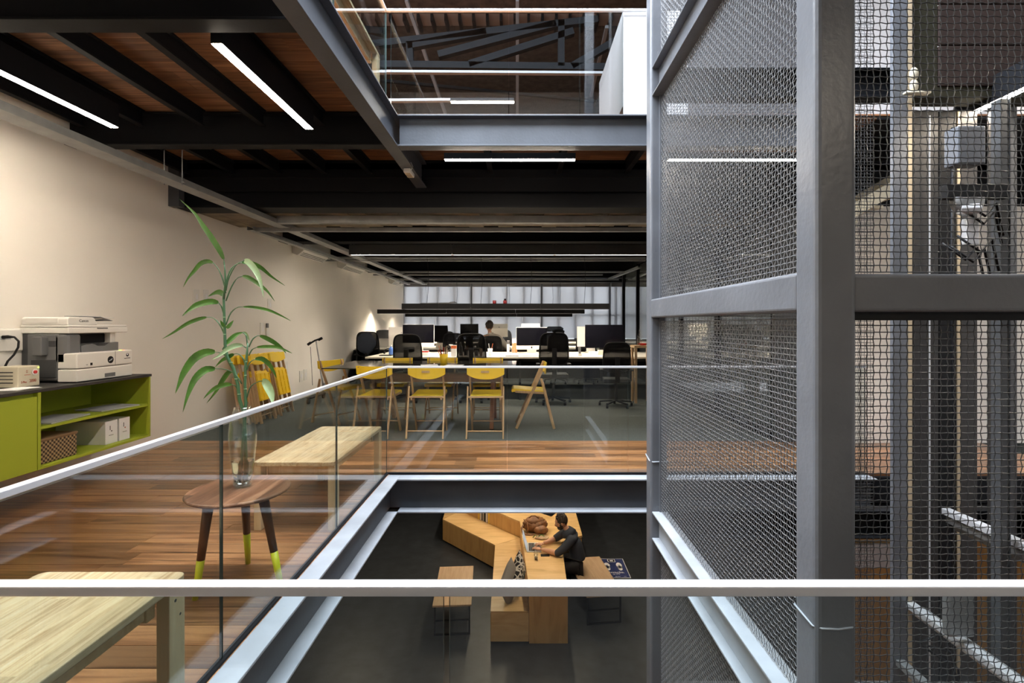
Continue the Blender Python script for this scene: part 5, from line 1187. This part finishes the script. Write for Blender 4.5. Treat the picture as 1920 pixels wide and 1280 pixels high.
skin('body', fn_, chain(0, 6)+[(3, 6)]+chain(6, 4)+[(3, 10)]+chain(10, 4)+[(0, 14), (14, 15), (15, 16), (0, 17), (17, 18), (18, 19)], 'skin', far, qo)
js = [(p, tuple(a+.02 for a in r) if isinstance(r, tuple) else r+.02) for p, r in fn_]
js[3] = (js[3][0], (.13, .10)); js[4] = (js[4][0], .085)
skin('jumper', [js[i] for i in (0, 1, 2, 3, 6, 7, 8, 9, 10, 11, 12, 13, 4)], [(0, 1), (1, 2), (2, 3), (3, 12), (3, 4), (4, 5), (5, 6), (6, 7), (3, 8), (8, 9), (9, 10), (10, 11)], 'shirt', far, qo)
skin('trousers', [js[i] for i in (0, 14, 15, 16, 17, 18, 19)], [(0, 1), (1, 2), (2, 3), (0, 4), (4, 5), (5, 6)], 'trouser', far, qo)
hd = MB(qo); hand(hd, (px_+.25, 11.70, .80), (-.5, 1, 0), 1); hand(hd, (px_-.1, 11.8, .80), (.2, 1, 0), -1); hd.build('hands', 'skin', far, smooth=True)
head(far, (px_-.035, 11.37, 1.275), .1, -.15, .98, False, qo, 5)
och('black office chair under the person in the pale jumper', 922, 11.05, 0, sc_=.92)

# ------------------------------------------------------------------ lower storey
LZF = -3.1
iso = (0, 8.5, LZF)
isl = thing('island_bench', 'low honey plywood bench bent around the work island', 'bench', iso)
MB(iso).prism([(-.41, 6.97), (.123, 6.97), (-.006, 9.36), (-1.28, 10.70), (-1.28, 11.6), (-1.62, 11.6), (-1.58, 10.25), (-.45, 9.05)], 2, LZF+.03, -2.672).build('base', 'ply_y', isl, bevel=.002)
for pl_ in ([(-.41, 6.97), (.123, 6.97), (-.0, 9.355), (-.45, 9.05)], [(-.45, 9.052), (-.003, 9.36), (-1.27, 10.70), (-1.58, 10.25)], [(-1.582, 10.26), (-1.28, 10.70), (-1.28, 11.6), (-1.62, 11.6)]):
    MB(iso).prism(pl_, 2, -2.671, -2.65).build('seat', 'ply', isl, bevel=.0015, seg=1)
MB(iso).box(-.40, .12, 6.967, 6.973, LZF+.03, -2.675).build('end_panel', 'ply', isl)
ito = (.5, 8.5, LZF)
it_ = thing('island_table', 'honey plywood work island table beside the bent bench', 'table', ito)
MB(ito).prism([(.127, 6.97), (.665, 6.97), (.69, 8.0), (.70, 8.5), (1.09, 8.76), (1.09, 11.6), (.85, 11.6), (.77, 9.9), (.60, 9.6), (.30, 9.88), (-1.25, 11.6), (-1.27, 10.71), (-.0, 9.36)], 2, -2.385, -2.35).build('tabletop', 'ply', it_, bevel=.0015, seg=1)
MB(ito).box(.127, .665, 6.972, 7.0, LZF, -2.386).build('end_panel', 'ply_y', it_, bevel=.001)
def wallseg(p, q, z0, z1, t=.025, name='side_panel', m='ply_y', par=it_):
    p, q = Vector((*p, 0)), Vector((*q, 0)); d = (q-p).normalized(); n_ = Vector((-d.y, d.x, 0))*-t
    MB(ito).prism([tuple(p.xy), tuple(q.xy), tuple((q+n_).xy), tuple((p+n_).xy)], 2, z0, z1).build(name, m, par)
wallseg((.13, 7.0), (.004, 9.36), LZF, -2.386)
wallseg((.004, 9.37), (-1.26, 10.70), LZF, -2.386)
wallseg((-1.26, 10.74), (-1.26, 11.55), LZF, -2.386)
wallseg((.62, 9.63), (.78, 9.92), LZF, -2.386); wallseg((1.08, 11.55), (1.08, 8.78), LZF, -2.386)
# book niche proud of the island side
dv_ = Vector((-1.264, 1.33, 0)).normalized(); nv = Vector((-dv_.y, dv_.x, 0)); base = Vector((-.62, 10.03, -2.648))
def onside(a, b_, c): return base+dv_*a+nv*b_+Vector((0, 0, c))
for a0 in (-.012, .30):
    q = MB(ito); vs = [onside(a, b_, c) for a in (a0, a0+.012) for b_ in (-.002, .02) for c in (0, .25)]
    q.add(vs, [(0, 1, 3, 2), (4, 6, 7, 5), (0, 4, 5, 1), (2, 3, 7, 6), (0, 2, 6, 4), (1, 5, 7, 3)]); q.build('niche_frame', 'yellow', it_)
for k in range(8):
    a0 = .008+k*.036; h_ = .19+.03*((k*5) % 3)/2; q = MB(tuple(onside(a0, 0, 0))); vs = [onside(a, b_, c) for a in (a0, a0+.030) for b_ in (-.001, .016) for c in (.004, h_)]
    q.add(vs, [(0, 1, 3, 2), (4, 6, 7, 5), (0, 4, 5, 1), (2, 3, 7, 6), (0, 2, 6, 4), (1, 5, 7, 3)])
    mm = ('stoolwood', 'paper', 'grey_plastic', 'black', 'paper_grey', 'black', 'paper', 'beech')[k]
    tag(q.build('book', mm), '%s book in the island niche, %s from the right' % (('tan', 'white', 'grey', 'black', 'light grey', 'thick black', 'cream', 'brown')[k], ('first', 'second', 'third', 'fourth', 'fifth', 'sixth', 'seventh', 'eighth')[k]), 'book', 'books in the island niche')
def stool(label, c, w, l, rz):
    t = thing('wooden_stool', label, 'stool', (c[0], c[1], LZF), rz, group='long wooden topped stools')
    MB().box(-w/2, w/2, -l/2, l/2, .425, .45).build('seat', 'stoolwood', t, bevel=.002)
    for s in (-1, 1):
        y = s*(l/2-.05)
        for sx in (-1, 1): MB().box(sx*(w/2-.03)-.012, sx*(w/2-.03)+.012, y-.012, y+.012, 0, .424).build('leg', 'black_steel', t)
        MB().box(-w/2+.03, w/2-.03, y-.012, y+.012, 0, .02).build('foot_bar', 'black_steel', t)
        MB().box(-w/2+.03, w/2-.03, y-.01, y+.01, .2, .215).build('cross_bar', 'black_steel', t)
    return t
stool('wooden topped black legged stool left of the island', (-1.005, 7.69), .55, 1.14, .065)
stool('wooden topped black legged stool that the bearded person sits on', (1.17, 7.98), .56, 1.20, .14)
def cushion(label, c, rot, m):
    t = MB(c); n = 14; v = []
    for sgn in (1, -1):
        for i in range(n+1):
            for j in range(n+1):
                a, b_ = i/n*2-1, j/n*2-1; e = (1-a**4)*(1-b_**4); k = 1-.10*(a*a*b_*b_ < .3)*(1-abs(a*b_))
                v.append((a*.245*(1-.08*(1-b_*b_)), sgn*.08*max(e, 0)**.6, b_*.245*(1-.08*(1-a*a))))
    N_ = (n+1)**2; f = []
    for i in range(n):
        for j in range(n):
            q = i*(n+1)+j; f.append((q, q+1, q+n+2, q+n+1)); f.append((N_+q, N_+q+n+1, N_+q+n+2, N_+q+1))
    Rm = Euler(rot).to_matrix(); t.add([Rm @ Vector(a)+Vector(c) for a in v], f)
    o = t.build('cushion', m, smooth=True); return tag(o, label, 'cushion', 'cushions on the island bench')
cushion('grey finely striped cushion on the island bench', (-.15, 7.24, -2.385), (0, -.62, 1.15), 'cushion_a')
cushion('black and white patterned cushion against the island side', (-.02, 7.44, -2.375), (0, -.62, 1.35), 'cushion_b')
# laptop
lo_ = (.225, 8.27, -2.35)
lp = thing('laptop', 'silver laptop open before the bearded person', 'laptop', lo_)
MB(lo_).box(.11, .345, 8.10, 8.44, -2.35, -2.336).build('base', 'alu', lp, bevel=.003)
kb = MB(lo_)
for j in range(5):
    for i in range(13): kb.box(.145+j*.019, .160+j*.019, 8.125+i*.0226, 8.144+i*.0226, -2.336, -2.334)
kb.build('keys', 'black', lp)
MB(lo_).box(.265, .325, 8.22, 8.33, -2.336, -2.3355).build('touchpad', 'galv', lp)
s_ = MB(lo_).bar((.112, 8.27, -2.338), (.045, 8.27, -2.115), .34, .006, (1, 0, 0)).build('lid', 'alu', lp, bevel=.002)
MB(lo_).bar((.117, 8.27, -2.325), (.055, 8.27, -2.125), .315, .002, (1, 0, 0)).build('screen', mat('laptop_screen', (.25, .3, .35), .3, emit=(.55, .7, .85), es=.12), lp)
# backpack
bo = (.27, 8.92, -2.35)
bp = thing('backpack', 'crumpled brown leather backpack on the island table', 'bag', bo)
wr = lambda d: 1+.07*math.sin(11*d.x+2)*math.sin(9*d.y)+.05*math.sin(21*d.z+5*d.x)
MB(bo).ball((.27, 8.95, -2.235), (.22, .17, .125), 28, fn=wr).build('body', 'leather', bp, smooth=True)
MB(bo).ball((.36, 8.80, -2.27), (.13, .08, .07), 20, fn=wr).build('pocket', 'leather', bp, smooth=True)
MB(bo).ball((.25, 8.93, -2.16), (.17, .12, .07), 20, fn=wr).build('flap', 'leather', bp, smooth=True)
MB(bo).tube([(.08, 8.95, -2.2), (.03, 8.85, -2.26), (.05, 8.76, -2.33), (.16, 8.74, -2.335), (.28, 8.76, -2.33), (.42, 8.70, -2.335)], .017, 8, sq=.5).build('strap', 'leather', bp, smooth=True)
MB(bo).tube([(.15, 8.92, -2.12), (.2, 8.88, -2.06), (.27, 8.86, -2.05), (.33, 8.88, -2.10)], .010, 8).build('carry_loop', 'leather', bp, smooth=True)
MB(bo).tube([(.07, 8.90, -2.13), (.12, 8.80, -2.14), (.14, 8.78, -2.25), (.12, 8.77, -2.33)], .012, 8, sq=.6).build('strap', 'leather', bp, smooth=True)
gl = thing('crumpled_cloth', 'pale crumpled cloth with a green cord beside the backpack', 'cloth', (.36, 8.6, -2.35)); go = (.36, 8.6, -2.35)
MB(go).ball((.38, 8.62, -2.33), (.12, .06, .02), 18, fn=lambda d: 1+.25*math.sin(9*d.x)*math.sin(8*d.y)).build('cloth', 'stoolwood', gl, smooth=True)
MB(go).tube([(.22, 8.62, -2.33), (.27, 8.66, -2.30), (.3, 8.6, -2.325), (.36, 8.64, -2.29), (.42, 8.6, -2.30)], .007, 6).build('cord', 'leaf', gl, smooth=True)
dg = thing('drinking_glass', 'drinking glass with a little dark drink on the island table', 'glass', (X(1005, 7.86), 7.86, -2.35))
MB().lathe([(.026, 0), (.03, .004), (.036, .115), (.034, .115), (.028, .01), (.002, .008)], n=24).build('glass', 'clear', dg, smooth=True)
MB().lathe([(.001, .011), (.0275, .011), (.0295, .035), (.001, .035)], n=20, close=False).build('drink', 'topdark', dg, smooth=True)
o = MB((.40, 7.99, -2.35)).box(.33, .47, 7.955, 8.025, -2.35, -2.341).build('smartphone', 'black', bevel=.004); tag(o, 'black smartphone lying on the island table beside the glass', 'phone')
# floor sticker with footprints
so_ = (1.71, 9.12, LZF)
stk = thing('floor_sticker', 'navy floor sticker with white footprints and lettering', 'sign', so_, .0)
qd = [(-.13, -.36), (.22, -.36), (.20, .36), (-.27, .36)]
MB().prism([(-.23, -.36), (.23, -.36), (.23, .36), (-.23, .36)], 2, .001, .003).build('border', 'print_white', stk)
MB().prism([(-.22, -.35), (.22, -.35), (.22, .35), (-.22, .35)], 2, .003, .004).build('sheet', 'poster', stk)
MB().box(-.07, .07, .22, .33, .004, .0045).build('frame', 'print_white', stk); MB().box(-.058, .058, .23, .32, .0045, .005).build('frame', 'black', stk); MB().box(-.03, .03, .25, .30, .005, .0055).build('icon', 'print_white', stk)
for s in (-1, 1):
    b = MB(); n = 20
    def sole(k0, yc, ry, rx): b.prism([(s*.11+rx*math.cos(2*PI*k/n), yc+ry*math.sin(2*PI*k/n)) for k in range(n)], 2, .004, .005)
    sole(0, .10, .10, .052); sole(0, -.03, .065, .038); b.box(s*.11-.04, s*.11+.04, -.02, .08, .004, .005)
    b.build('footprint', 'print_white', stk)
    MB().box(s*.11-.008, s*.11+.008, .0, .11, .005, .0056).build('footprint_mark', 'poster', stk)
text('elevação.', .085, 'print_white', stk, (0, -.165, .005), (0, 0, 0)); text('ago 2015', .035, 'print_white', stk, (0, -.225, .005), (0, 0, 0))
for k in range(3): text(('sebrae', 'estudio', 'hub')[k], .03, 'print_white', stk, (-.12+k*.13, -.31, .005), (0, 0, 0))
# lower storey lamps under the mezzanine; last two added to brighten the island front
for k, (x, y) in enumerate(((-.6, 8.6), (.6, 8.6), (-.6, 10.4), (.6, 6.6), (3.0, 9.0), (-3.0, 8.4), (-1.95, 2.4), (-1.95, 4.0))):
    tube_lamp('lower storey linear lamp under the mezzanine, %s' % ('over the bench', 'over the island table', 'over the far bench', 'over the island end', 'right of the island', 'left of the island', 'added unseen under the left walkway, nearer', 'added unseen under the left walkway, farther')[k], (x, y, -.42), (x, y+1.2, -.42), m='lamp_l', group='lower storey lamps')
